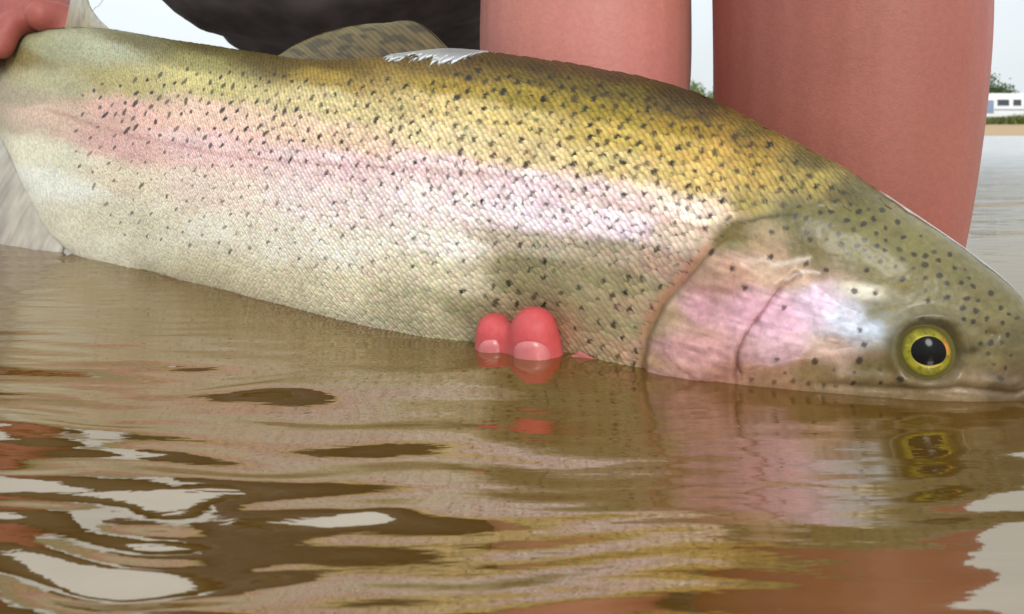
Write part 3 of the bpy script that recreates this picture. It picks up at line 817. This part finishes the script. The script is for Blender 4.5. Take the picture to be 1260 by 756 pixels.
sheen(find(1270, 380)[0], find(1075, 238)[0], -0.30, 0.42,
      lambda u, v: 0.85 * sstep(0.0, 0.16, 0.26 - np.abs(v - 0.40) + 0.14 * (vnoise(u * 14, v * 3, 123) - 0.5)) * sstep(0, 0.06, u) * sstep(1, 0.9, u), 0.0006)  # added bright rim along the ridge of the head

# ------------------------------------------------------------------ person: one continuous body, clothes as children
def loft(pts, rad, nseg=20, samp=10, squash=None):
    """closed tapered tube through pts; rad one radius per point; squash=(axis vector, factor) flattens the section"""
    Q = catmull(np.c_[np.asarray(pts, float), np.asarray(rad, float)], samp)
    P, R = Q[:, :3], np.maximum(Q[:, 3], 0.00015)
    T = np.gradient(P, axis=0); T /= np.linalg.norm(T, axis=1)[:, None] + 1e-12
    # round caps
    capn = 5; ang = np.linspace(math.pi / 2, 0, capn + 1)[:-1] * 0.98
    P = np.vstack([[P[0] - T[0] * R[0] * math.sin(a) for a in ang], P, [P[-1] + T[-1] * R[-1] * math.sin(a) for a in ang[::-1]]])
    R = np.r_[[R[0] * math.cos(a) for a in ang], R, [R[-1] * math.cos(a) for a in ang[::-1]]]
    T = np.vstack([np.repeat(T[:1], capn, 0), T, np.repeat(T[-1:], capn, 0)])
    a = np.array([0.31, 0.2, 0.93]); vs = []
    if abs(T[0] @ a) > 0.9: a = np.array([0.9, 0.1, 0.2])
    e1 = a
    th = np.linspace(0, 2 * math.pi, nseg, endpoint=False)
    for k in range(len(P)):
        e1 = e1 - T[k] * (T[k] @ e1); e1 /= np.linalg.norm(e1)
        e2 = np.cross(T[k], e1)
        ring = R[k] * (np.cos(th)[:, None] * e1 + np.sin(th)[:, None] * e2)
        if squash is not None:
            ax = np.asarray(squash[0], float); ax /= np.linalg.norm(ax)
            ring = ring - np.outer(ring @ ax, ax) * (1 - squash[1])
        vs.append(P[k] + ring)
    V = np.vstack(vs); F = [tuple(f) for f in grid_faces(len(P), nseg, wrap_v=True)]
    F.append(tuple(range(nseg - 1, -1, -1))); F.append(tuple(range((len(P) - 1) * nseg, len(P) * nseg)))
    return V, F
def fuse(name, lofts, voxel, smooth=4):
    V, F, o = [], [], 0
    for v, f in lofts:
        V.append(v); F += [tuple(i + o for i in q) for q in f]; o += len(v)
    me = bpy.data.meshes.new(name + '_raw'); me.from_pydata(np.vstack(V).tolist(), [], F); me.update()
    bm = bmesh.new(); bm.from_mesh(me); bmesh.ops.recalc_face_normals(bm, faces=bm.faces); bm.to_mesh(me); bm.free()
    ob = bpy.data.objects.new(name + '_raw', me); C.objects.link(ob)
    r = ob.modifiers.new('r', 'REMESH'); r.mode = 'VOXEL'; r.voxel_size = voxel; r.use_smooth_shade = True
    s = ob.modifiers.new('s', 'SMOOTH'); s.factor = 0.5; s.iterations = smooth
    dg = bpy.context.evaluated_depsgraph_get(); dg.update()
    out = bpy.data.meshes.new_from_object(ob.evaluated_get(dg))
    bpy.data.objects.remove(ob); bpy.data.meshes.remove(me)
    out.name = name
    out.polygons.foreach_set('use_smooth', np.ones(len(out.polygons), bool))
    return out
def verts(me):
    co = np.empty(len(me.vertices) * 3, np.float32); me.vertices.foreach_get('co', co); return co.reshape(-1, 3).astype(float)

parts = []
HIP_L, HIP_R = np.array([-0.12, 0.62, 0.29]), np.array([-0.12, 0.84, 0.29])
KNEE_L, KNEE_R = np.array([0.152, 0.405, 0.385]), np.array([0.345, 0.76, 0.40])
# left leg: thigh, knee, shin, foot on the lake bed
parts.append(loft([HIP_L, HIP_L * 0.5 + KNEE_L * 0.5, KNEE_L + (-0.02, 0.01, 0.0)], [0.095, 0.085, 0.066]))
parts.append(loft([KNEE_L, (0.155, 0.392, 0.30), (0.1565, 0.380, 0.20), (0.1565, 0.375, 0.13), (0.1535, 0.376, 0.06), (0.149, 0.380, 0.0), (0.152, 0.395, -0.08), (0.152, 0.40, -0.125)],
                  [0.062, 0.060, 0.0608, 0.0605, 0.0572, 0.0520, 0.043, 0.040], nseg=28))
parts.append(loft([(0.150, 0.43, -0.145), (0.17, 0.37, -0.14), (0.205, 0.31, -0.150), (0.215, 0.265, -0.158)], [0.038, 0.040, 0.034, 0.022]))
# right leg, farther away
parts.append(loft([HIP_R, HIP_R * 0.5 + KNEE_R * 0.5, KNEE_R], [0.095, 0.085, 0.060]))
parts.append(loft([KNEE_R, (0.34, 0.77, 0.20), (0.335, 0.78, 0.05), (0.335, 0.79, -0.12)], [0.056, 0.056, 0.048, 0.038]))
parts.append(loft([(0.33, 0.81, -0.14), (0.36, 0.74, -0.145), (0.38, 0.68, -0.158)], [0.036, 0.038, 0.024]))
# pelvis, torso, neck, head
parts.append(loft([(-0.14, 0.73, 0.27), (-0.10, 0.72, 0.38), (-0.02, 0.68, 0.52), (0.05, 0.64, 0.64), (0.09, 0.61, 0.72)], [0.145, 0.135, 0.135, 0.150, 0.10]))
SH_L, SH_R = np.array([0.14, 0.485, 0.66]), np.array([-0.13, 0.77, 0.64])
parts.append(loft([SH_R, (0.05, 0.64, 0.70), SH_L], [0.065, 0.085, 0.065]))
parts.append(loft([(0.09, 0.61, 0.72), (0.12, 0.575, 0.80), (0.14, 0.55, 0.85)], [0.062, 0.056, 0.06]))
parts.append(loft([(0.13, 0.57, 0.87), (0.135, 0.555, 0.93), (0.135, 0.56, 0.98)], [0.070, 0.083, 0.072]))
parts.append(loft([(0.16, 0.49, 0.83), (0.15, 0.52, 0.87)], [0.034, 0.05]))
parts.append(loft([(0.165, 0.475, 0.925), (0.172, 0.462, 0.895)], [0.010, 0.014]))
for sx in (-1, 1): parts.append(loft([(0.135 + sx * 0.075, 0.57 + sx * 0.02, 0.89), (0.135 + sx * 0.082, 0.57 + sx * 0.02, 0.93)], [0.012, 0.016]))
# left arm: upper arm, forearm straight down behind the fish, hand cupped under the belly
ELB_L = np.array([0.050, 0.470, 0.345]); 
parts.append(loft([SH_L, SH_L * 0.45 + ELB_L * 0.55, ELB_L], [0.062, 0.055, 0.048]))
parts.append(loft([ELB_L, (0.042, 0.435, 0.26), (0.0385, 0.420, 0.17), (0.0375, 0.416, 0.10), (0.034, 0.414, 0.045), (0.028, 0.406, 0.0), (0.016, 0.390, -0.035)],
                  [0.046, 0.0525, 0.0545, 0.0540, 0.0450, 0.031, 0.028], nseg=28))
parts.append(loft([(0.020, 0.396, -0.030), (0.010, 0.375, -0.056), (0.000, 0.352, -0.062)], [0.027, 0.034, 0.034], squash=((0.1, 0.2, 1.0), 0.55)))
FING = []
for (fx, fy, r, tipoff) in [(730, 474, 0.0085, 0.0088), (675, 397, 0.0098, 0.0080), (617, 399, 0.0080, 0.0074), (560, 448, 0.0076, 0.0078)]:
    s, p = find(fx, fy)
    phs = np.linspace(p, math.pi + 0.25, 7)
    ss = np.linspace(s, s + (0.012 if fx < 650 else 0.004) * 0 + 0.0, 7)
    pt = body_pt(ss, phs); nn = body_frame(ss, phs)[2]
    path = pt + nn * np.linspace(tipoff, 0.010, 7)[:, None]
    FING.append((path, r))
    parts.append(loft(path, np.r_[r * 0.90, r * 1.06, r * 0.96, r * 1.04, r * 1.0, r * 1.08, r * 1.1], nseg=16, samp=6))
    parts.append(loft([path[-1], (0.006 + (fx - 640) * 0.00022, 0.356, -0.058)], [r * 1.1, 0.013], nseg=14))
# thumb lies along the far flank
parts.append(loft([(0.028, 0.400, -0.030), (0.050, 0.378, -0.020), (0.060, 0.362, 0.000), (0.062, 0.356, 0.022)], [0.014, 0.0125, 0.011, 0.009], nseg=14))
# right arm down to the wrist of the tail
ELB_R = np.array([-0.455, 0.69, 0.49]); WR_R = np.array([-0.408, 0.652, 0.205])
parts.append(loft([SH_R, SH_R * 0.5 + ELB_R * 0.5, ELB_R], [0.062, 0.054, 0.045]))
parts.append(loft([ELB_R, ELB_R * 0.5 + WR_R * 0.5, WR_R], [0.044, 0.042, 0.029]))
def sec(s, phi, off):
    s, p = np.array([s]), np.array([phi]); return (body_pt(s, p) + body_frame(s, p)[2] * off)[0]
ST = find(20, 100)[0]
TPI = 2 * math.pi
parts.append(loft([WR_R, sec(ST + 0.016, TPI - 0.75, 0.022), sec(ST + 0.018, TPI - 1.3, 0.016)], [0.030, 0.026, 0.020]))
for k, (d, ph_end) in enumerate([(-0.024, 1.0), (0.006, 0.75), (0.026, 1.1), (0.044, 1.1)]):
    phs = np.linspace(-0.9, ph_end if k else 0.05, 7)
    path = np.array([sec(ST + d + (0.006 if k == 0 else 0) * math.cos(q), q, 0.0105) for q in phs])
    parts.append(loft(path, np.linspace(0.0125, 0.0088, 7) if k else np.array([0.017, 0.018, 0.0175, 0.0165, 0.015, 0.013, 0.011]), nseg=14, samp=6))
# thumb goes down the far side
parts.append(loft([sec(ST + 0.0, TPI - 0.9, 0.016), sec(ST - 0.006, TPI - 1.6, 0.013), sec(ST - 0.010, TPI - 2.3, 0.010)], [0.015, 0.013, 0.010], nseg=14))

pme = fuse('person', parts, 0.0024, 5)
pv = verts(pme)
# skin tone from place on the body
pc = np.tile(lin((206, 142, 124)), (len(pv), 1))
leg = sstep(0.0925, 0.0945, pv[:, 0]) * sstep(0.5, 0.46, pv[:, 2]) * sstep(0.5, 0.47, pv[:, 1])
pc = pc * (1 - leg[:, None]) + lin((154, 90, 78)) * leg[:, None]
arm = sstep(0.0945, 0.0925, pv[:, 0]) * sstep(-0.03, -0.02, pv[:, 0]) * sstep(0.04, 0.08, pv[:, 2]) * sstep(0.5, 0.4, pv[:, 2]) * sstep(0.52, 0.5, pv[:, 1])
pc = pc * (1 - arm[:, None]) + lin((188, 121, 109)) * arm[:, None]
hand = sstep(0.05, 0.025, pv[:, 2]) * (pv[:, 0] < 0.09) * (pv[:, 0] > -0.12) * (pv[:, 1] < 0.45)
pc = pc * (1 - hand[:, None]) + lin((192, 76, 77)) * hand[:, None]
wet = hand * sstep(0.012, 0.0, pv[:, 2] + 0.006 * vnoise(pv[:, 0] * 300, pv[:, 1] * 300, 97))
pc = pc * (1 - 0.5 * wet[:, None]) + lin((176, 118, 112)) * 0.5 * wet[:, None]
rh = sstep(-0.30, -0.32, pv[:, 0]) * sstep(0.70, 0.66, pv[:, 1])
pc = pc * (1 - rh[:, None]) + lin((154, 80, 72)) * rh[:, None]
mot = vnoise(pv[:, 0] * 60 + pv[:, 1] * 50, pv[:, 2] * 55, 91)
pc = pc * (0.95 + 0.10 * mot)[:, None]
pc[:, 1] *= 0.96 + 0.08 * vnoise(pv[:, 0] * 25 + pv[:, 1] * 20, pv[:, 2] * 25, 92)
set_col(pme, pc * 0.95)
SKIN = principled('skin', rough=0.52, attr='tint', noise=(420, 0.92, 1.06), bump=(1100, 0.18, 0.0010), sss=0.12, sss_rad=(0.008, 0.003, 0.0015), spec=0.4)
person = link('person', pme, SKIN)
tag(person, 'person in dark shorts crouching in the water, holding the trout in both hands', 'person')

# nails of the fingers that come round the belly
NAIL = principled('fingernail', (0.50, 0.14, 0.145), 0.35, noise=(260, 0.88, 1.1), coat=0.1)
for path, r in FING:
    Q = catmull(path, 10)
    d = np.r_[0, np.cumsum(np.linalg.norm(np.diff(Q, axis=0), axis=1))]
    s0 = 0.0008
    U, W = np.meshgrid(np.linspace(0, 1, 14), np.linspace(-1, 1, 11), indexing='ij')
    pos = lambda t: np.stack([np.interp(t, d, Q[:, k]) for k in range(3)], -1)
    a_, b_ = 2 * U - 1, W
    da, db = a_ * np.sqrt(1 - b_ ** 2 / 2), b_ * np.sqrt(1 - a_ ** 2 / 2)          # round plate
    t = s0 + 0.0062 + da * 0.0066
    c = pos(t); T = pos(t + 0.001) - pos(t - 0.001); T /= np.linalg.norm(T, axis=-1, keepdims=True)
    sd = find(*[float(q) for q in project(path[0])])
    nout = body_frame(np.array([sd[0]]), np.array([sd[1]]))[2][0]
    tocam = CAMP - path[0]; nout = 0.45 * nout + 0.75 * tocam / np.linalg.norm(tocam)
    n_ = nout - T * (T @ nout)[..., None]; n_ /= np.linalg.norm(n_, axis=-1, keepdims=True)
    e = np.cross(T, n_)
    ang = db * 0.80
    rr = r * 0.985 + 0.0006 - 0.0011 * np.hypot(da, db) ** 6
    Pn = c + n_ * (rr * np.cos(ang))[..., None] + e * (rr * np.sin(ang))[..., None]
    link('fingernail', mesh_np('fingernail', Pn.reshape(-1, 3), grid_faces(14, 11)), NAIL, person)

# shorts
sp = []
sp.append(loft([(-0.155, 0.73, 0.285), (-0.12, 0.72, 0.36), (-0.10, 0.71, 0.42)], [0.155, 0.152, 0.142]))
sp.append(loft([HIP_L + (-0.03, 0.01, 0.0), HIP_L * 0.6 + KNEE_L * 0.4, HIP_L * 0.30 + KNEE_L * 0.70], [0.112, 0.116, 0.112]))
sp.append(loft([HIP_R + (-0.03, 0, 0), HIP_R * 0.55 + KNEE_R * 0.45, KNEE_R + (0, 0, 0.005)], [0.118, 0.118, 0.105]))
sp.append(loft([(-0.16, 0.66, 0.272), (-0.07, 0.68, 0.272), (0.03, 0.70, 0.30)], [0.125, 0.125, 0.11]))
sp.append(loft([(-0.205, 0.625, 0.250), (-0.12, 0.61, 0.252), (-0.055, 0.60, 0.262)], [0.094, 0.100, 0.096]))
sme = fuse('shorts', sp, 0.005, 3)
sv = verts(sme)
nv_ = np.empty(len(sv) * 3, np.float32); sme.vertices.foreach_get('normal', nv_); nv_ = nv_.reshape(-1, 3)
fold = 0.012 * (vnoise(sv[:, 0] * 26 + sv[:, 2] * 18, sv[:, 1] * 9 + sv[:, 2] * 8, 95) - 0.5) + 0.006 * (vnoise(sv[:, 0] * 60, sv[:, 1] * 30 + sv[:, 2] * 55, 96) - 0.5)
sme.vertices.foreach_set('co', (sv + nv_ * fold[:, None]).astype(np.float32).ravel()); sme.update()
CLOTH = principled('dark_cloth', (0.085, 0.072, 0.078), 0.85, noise=(60, 0.75, 1.25), bump=(1500, 0.4, 0.001), spec=0.25)
link('shorts', sme, CLOTH, person)
# shirt; unseen long right sleeve added to keep the water's reflection dark
hp = [loft([(-0.145, 0.74, 0.345), (-0.09, 0.715, 0.42), (-0.02, 0.68, 0.52), (0.05, 0.64, 0.64), (0.085, 0.615, 0.715)], [0.178, 0.160, 0.150, 0.162, 0.095]),
      loft([SH_R, (0.05, 0.64, 0.70), SH_L], [0.076, 0.094, 0.076]),
      loft([SH_L, SH_L * 0.5 + ELB_L * 0.5], [0.074, 0.068]), loft([SH_R, SH_R * 0.5 + ELB_R * 0.5, ELB_R], [0.074, 0.066, 0.056]), loft([ELB_R, ELB_R * 0.3 + WR_R * 0.7], [0.056, 0.050])]
link('shirt', fuse('shirt', hp, 0.007, 4), principled('shirt_cloth', (0.07, 0.055, 0.04), 0.85, noise=(40, 0.8, 1.2), bump=(900, 0.3, 0.001)), person)
link('hair', fuse('hair', [loft([(0.128, 0.578, 0.925), (0.13, 0.575, 0.985)], [0.083, 0.080])], 0.006, 2), principled('hair', (0.03, 0.02, 0.012), 0.6, bump=(200, 0.8, 0.004)), person)

# ------------------------------------------------------------------ far bank, about eighty metres off
bx2 = np.linspace(-170, 200, 260); prof = np.array([(76, -0.5), (78.2, -0.02), (79.5, 0.35), (81, 0.95), (82.5, 1.25), (85, 1.45), (95, 1.8), (140, 2.5), (400, 4.0)])
by2 = np.r_[np.linspace(76, 86, 30), np.linspace(88, 400, 30)]
X2, Y2 = np.meshgrid(bx2, by2, indexing='ij')
Z2 = np.interp(Y2, prof[:, 0], prof[:, 1]) + 0.18 * (vnoise(X2 / 3, Y2 / 2, 101) - 0.5) * sstep(78, 80, Y2)
N = Nodes('sand_and_turf')
tcn = N.n('ShaderNodeTexCoord'); sp_ = N.n('ShaderNodeSeparateXYZ'); N.l(tcn.outputs['Object'], sp_.inputs[0])
tn = N.n('ShaderNodeTexNoise'); tn.inputs['Scale'].default_value = 0.8; tn.inputs['Detail'].default_value = 5; N.l(tcn.outputs['Object'], tn.inputs['Vector'])
ad = N.n('ShaderNodeMath', operation='MULTIPLY_ADD'); ad.inputs[1].default_value = 2.0; N.l(tn.outputs['Fac'], ad.inputs[0]); N.l(sp_.outputs['Y'], ad.inputs[2])
rg = N.n('ShaderNodeMapRange'); rg.inputs['From Min'].default_value = 82.8; rg.inputs['From Max'].default_value = 83.8; N.l(ad.outputs[0], rg.inputs['Value'])
mxc = N.n('ShaderNodeMix', data_type='RGBA'); mxc.inputs[6].default_value = (0.38, 0.27, 0.16, 1); mxc.inputs[7].default_value = (0.10, 0.13, 0.03, 1)
N.l(rg.outputs[0], mxc.inputs['Factor'])
pb = N.n('ShaderNodeBsdfPrincipled'); pb.inputs['Roughness'].default_value = 0.95; N.l(mxc.outputs[2], pb.inputs['Base Color']); N.l(pb.outputs[0], N.out.inputs[0])
tag(link('sand_bank', mesh_np('sand_bank', np.stack([X2, Y2, Z2], -1).reshape(-1, 3), grid_faces(len(bx2), len(by2))), N.m),
    'low sandy far bank with grass above it', 'bank', kind='structure')
def ground_z(x, y):
    return float(np.interp(y, prof[:, 0], prof[:, 1]))

def leaf_mat(name, c0, c1):
    N = Nodes(name)
    oi = N.n('ShaderNodeAttribute', attribute_name='tint')
    p = N.n('ShaderNodeBsdfPrincipled'); p.inputs['Roughness'].default_value = 0.6
    N.l(oi.outputs['Color'], p.inputs['Base Color'])
    tl = N.n('ShaderNodeBsdfTranslucent'); N.l(oi.outputs['Color'], tl.inputs['Color'])
    mx = N.n('ShaderNodeMixShader'); mx.inputs[0].default_value = 0.3
    N.l(p.outputs[0], mx.inputs[1]); N.l(tl.outputs[0], mx.inputs[2]); N.l(mx.outputs[0], N.out.inputs[0])
    return N.m
LEAF = leaf_mat('leaves', None, None)
BARK = principled('bark', (0.10, 0.075, 0.05), 0.9, noise=(6, 0.7, 1.2))
def shrub(x, y, w, h, col, label, seed, n=1500, stem=0.3):
    r = np.random.default_rng(seed)
    z0 = ground_z(x, y)
    root = bpy.data.objects.new('shrub', None); C.objects.link(root); root.location = (x, y, z0)
    tag(root, label, 'shrub', 'shrubs along the far bank')
    # trunk with limbs
    lf = [loft([(0, 0, -0.2), (0.05, 0, h * 0.3), (0.1, 0, h * 0.6)], [0.10 * h / 4, 0.075 * h / 4, 0.03 * h / 4], nseg=8, samp=3)]
    tips = []
    for k in range(9):
        a = r.uniform(0, 6.28); e = np.array([math.cos(a) * w * 0.36 * r.uniform(.5, 1), math.sin(a) * w * 0.3, h * r.uniform(0.35, 0.85)])
        tips.append(e); lf.append(loft([(0, 0, h * r.uniform(0.05, 0.35)), e * (0.5, 0.5, 0.6), e], [0.05 * h / 4, 0.035 * h / 4, 0.015 * h / 4], nseg=6, samp=3))
    V = np.vstack([v for v, _ in lf]); F = []; o = 0
    for v, f in lf: F += [tuple(int(i) + o for i in q) for q in f]; o += len(v)
    m = bpy.data.meshes.new('trunk'); m.from_pydata(V.tolist(), [], F); link('trunk', m, BARK, root)
    tips = np.array(tips + [np.array([0, 0, h * 0.9])] + [np.array([r.uniform(-.42, .42) * w, r.uniform(-.3, .3) * w, h * r.uniform(0.12, 0.75)]) for _ in range(12)])
    k = r.integers(0, len(tips), n)
    c = tips[k] + r.normal(0, 1, (n, 3)) * np.array([w * 0.085, w * 0.085, h * 0.075])
    c[:, 2] = np.abs(c[:, 2])
    d1 = r.normal(0, 1, (n, 3)); d1 /= np.linalg.norm(d1, axis=1)[:, None]
    d2 = np.cross(d1, r.normal(0, 1, (n, 3))); d2 /= np.linalg.norm(d2, axis=1)[:, None]
    sz = r.uniform(0.10, 0.22, n)[:, None]
    Vq = np.stack([c - d1 * sz, c + d2 * sz * .5, c + d1 * sz, c - d2 * sz * .5], 1).reshape(-1, 3)
    m = mesh_np('crown', Vq, np.arange(4 * n).reshape(-1, 4), smooth=False)
    tint = np.asarray(col)[None] * (r.uniform(0.6, 1.4, (n, 1)) * (0.8 + 0.4 * r.random((len(tips), 1))[k]))
    set_col(m, np.repeat(tint, 4, 0)); link('crown', m, LEAF, root)
G1, G2, G3 = (0.09, 0.14, 0.035), (0.08, 0.13, 0.035), (0.15, 0.20, 0.045)
shrub(53.0, 88.0, 5.0, 5.3, G2, 'dark green rounded shrub rising behind the white caravan', 1, 2600)
shrub(19.4, 85.0, 5.5, 4.3, G3, 'bright yellow green shrub on the bank between arm and leg', 2, 2600)
shrub(24.5, 87.5, 6.0, 4.8, G1, 'broad shrub just right of the yellow green shrub', 3)
shrub(13.5, 87.0, 6.0, 4.4, G1, 'broad shrub just left of the yellow green shrub', 4)
shrub(-6.0, 90.0, 8.0, 7.6, G1, 'tallest shrub on the far bank, beyond the dorsal fin of the trout', 5)
shrub(37.0, 88.0, 6.0, 4.5, G2, 'dark shrub midway between the yellow green shrub and the caravan', 6)
shrub(62.0, 90.0, 6.5, 5.5, G1, 'shrub past the far end of the white caravan', 7)
shrub(-48.0, 90.0, 7.0, 6.0, G2, 'shrub on the bank beyond the tail of the trout', 8)
# long grass along the top of the bank
ng = 16000
gxp = np.r_[rng.uniform(-100, 120, ng - 6000), rng.uniform(42, 58, 3500), rng.uniform(14, 26, 2500)]; gyp = rng.uniform(82.2, 84.8, ng)
gz = np.interp(gyp, prof[:, 0], prof[:, 1]) - 0.05
gh = rng.uniform(0.35, 0.95, ng) * (0.6 + 0.8 * vnoise(gxp / 2.5, gyp, 111)); ga = rng.uniform(0, math.pi, ng); gw = rng.uniform(0.04, 0.10, ng)
lean = rng.normal(0, 0.18, (ng, 2)) * gh[:, None]
b0 = np.stack([gxp - np.cos(ga) * gw, gyp - np.sin(ga) * gw, gz], -1); b1 = np.stack([gxp + np.cos(ga) * gw, gyp + np.sin(ga) * gw, gz], -1)
t0 = np.stack([gxp + lean[:, 0], gyp + lean[:, 1], gz + gh], -1)
gm = mesh_np('grass', np.stack([b0, b1, t0], 1).reshape(-1, 3), np.arange(3 * ng).reshape(-1, 3), smooth=False)
gt = np.array([0.13, 0.16, 0.035]) * rng.uniform(0.6, 1.4, (ng, 1)) * np.where(rng.random((ng, 1)) > 0.8, np.array([[1.4, 1.1, 0.9]]), 1)
set_col(gm, np.repeat(gt, 3, 0))
tag(link('grass', gm, LEAF), 'long green grass along the top of the far bank', 'grass', kind='stuff')

# white caravan
def bevel_box(name, lo, hi, mat, parent, bev=0.03, seg=2):
    bm = bmesh.new(); bmesh.ops.create_cube(bm, size=1)
    lo, hi = np.array(lo, float), np.array(hi, float)
    for v in bm.verts: v.co = Vector(((lo + hi) / 2 + np.array(v.co) * (hi - lo)).tolist())
    bmesh.ops.bevel(bm, geom=bm.edges[:], offset=bev, segments=seg, affect='EDGES')
    m = bpy.data.meshes.new(name); bm.to_mesh(m); bm.free()
    return link(name, m, mat, parent)
car = bpy.data.objects.new('caravan', None); C.objects.link(car)
car.location = (50.2, 85.2, ground_z(50.2, 85.2))
tag(car, 'white caravan with grey blue windows parked on the far bank', 'caravan')
WHITE = principled('white_panel', (0.78, 0.78, 0.76), 0.4, noise=(1.5, 0.93, 1.03))
GREY = principled('grey_stripe', (0.30, 0.32, 0.36), 0.5)
BLUE = principled('blue_grey_panel', (0.20, 0.26, 0.36), 0.4)
GLASS = principled('dark_glass', (0.05, 0.06, 0.08), 0.08)
RUB = principled('tyre_rubber', (0.02, 0.02, 0.02), 0.8)
prof_c = [(0.0, 0.75), (0.05, 0.55), (5.9, 0.55), (6.0, 0.8), (6.0, 2.4), (5.7, 2.95), (5.2, 3.1), (0.9, 3.1), (0.45, 2.9), (0.1, 1.9)]
bm = bmesh.new()
f = bm.faces.new([bm.verts.new((x, 0, z)) for x, z in prof_c])
ex = bmesh.ops.extrude_face_region(bm, geom=[f]); bmesh.ops.translate(bm, vec=(0, 2.2, 0), verts=[v for v in ex['geom'] if isinstance(v, bmesh.types.BMVert)])
bmesh.ops.recalc_face_normals(bm, faces=bm.faces)
bmesh.ops.bevel(bm, geom=bm.edges[:], offset=0.06, segments=2, affect='EDGES')
m = bpy.data.meshes.new('shell'); bm.to_mesh(m); bm.free(); link('shell', m, WHITE, car)
bevel_box('front_panel', (0.18, -0.03, 0.95), (1.35, 0.05, 2.35), BLUE, car)
for x0, x1 in [(1.7, 3.0), (3.4, 4.3)]:
    w = bevel_box('window', (x0, -0.04, 1.75), (x1, 0.03, 2.45), GREY, car); bevel_box('pane', (x0 + 0.06, -0.055, 1.81), (x1 - 0.06, -0.035, 2.39), GLASS, w, 0.008)
d = bevel_box('door', (4.6, -0.03, 0.65), (5.3, 0.04, 2.5), WHITE, car); bevel_box('handle', (4.68, -0.06, 1.5), (4.74, -0.025, 1.65), GREY, d, 0.01)
bevel_box('stripe', (1.4, -0.02, 1.25), (4.55, 0.04, 1.42), GREY, car, 0.01)
bevel_box('tow_bar', (-1.1, 1.0, 0.5), (0.2, 1.2, 0.6), GREY, car, 0.02)
for yy in (-0.02, 1.98):
    bm = bmesh.new(); bmesh.ops.create_cone(bm, cap_ends=True, segments=24, radius1=0.33, radius2=0.33, depth=0.2)
    bmesh.ops.bevel(bm, geom=bm.edges[:], offset=0.03, segments=1, affect='EDGES')
    for v in bm.verts: v.co = Vector((v.co.x + 3.2, v.co.z + yy + 0.12, v.co.y + 0.33))
    m = bpy.data.meshes.new('wheel'); bm.to_mesh(m); bm.free(); link('wheel', m, RUB, car)

# fishing line trailing from the tail hand
fl = catmull([at_Y(112, 17, 0.54), at_Y(118, 9, 0.56), at_Y(127, -1, 0.60), at_Y(150, -60, 0.66), (-0.30, 0.70, 0.34), (-0.345, 0.73, 0.315)], 8)
v, f = loft(fl[::4], [0.00018] * len(fl[::4]), nseg=6, samp=4)
v = v
m = bpy.data.meshes.new('fishing_line'); m.from_pydata(v.tolist(), [], [tuple(int(i) for i in q) for q in f])
tag(link('fishing_line', m, principled('line', (0.05, 0.05, 0.045), 0.4)), 'thin dark fishing line rising beside the small tail-side fin', 'fishing line')
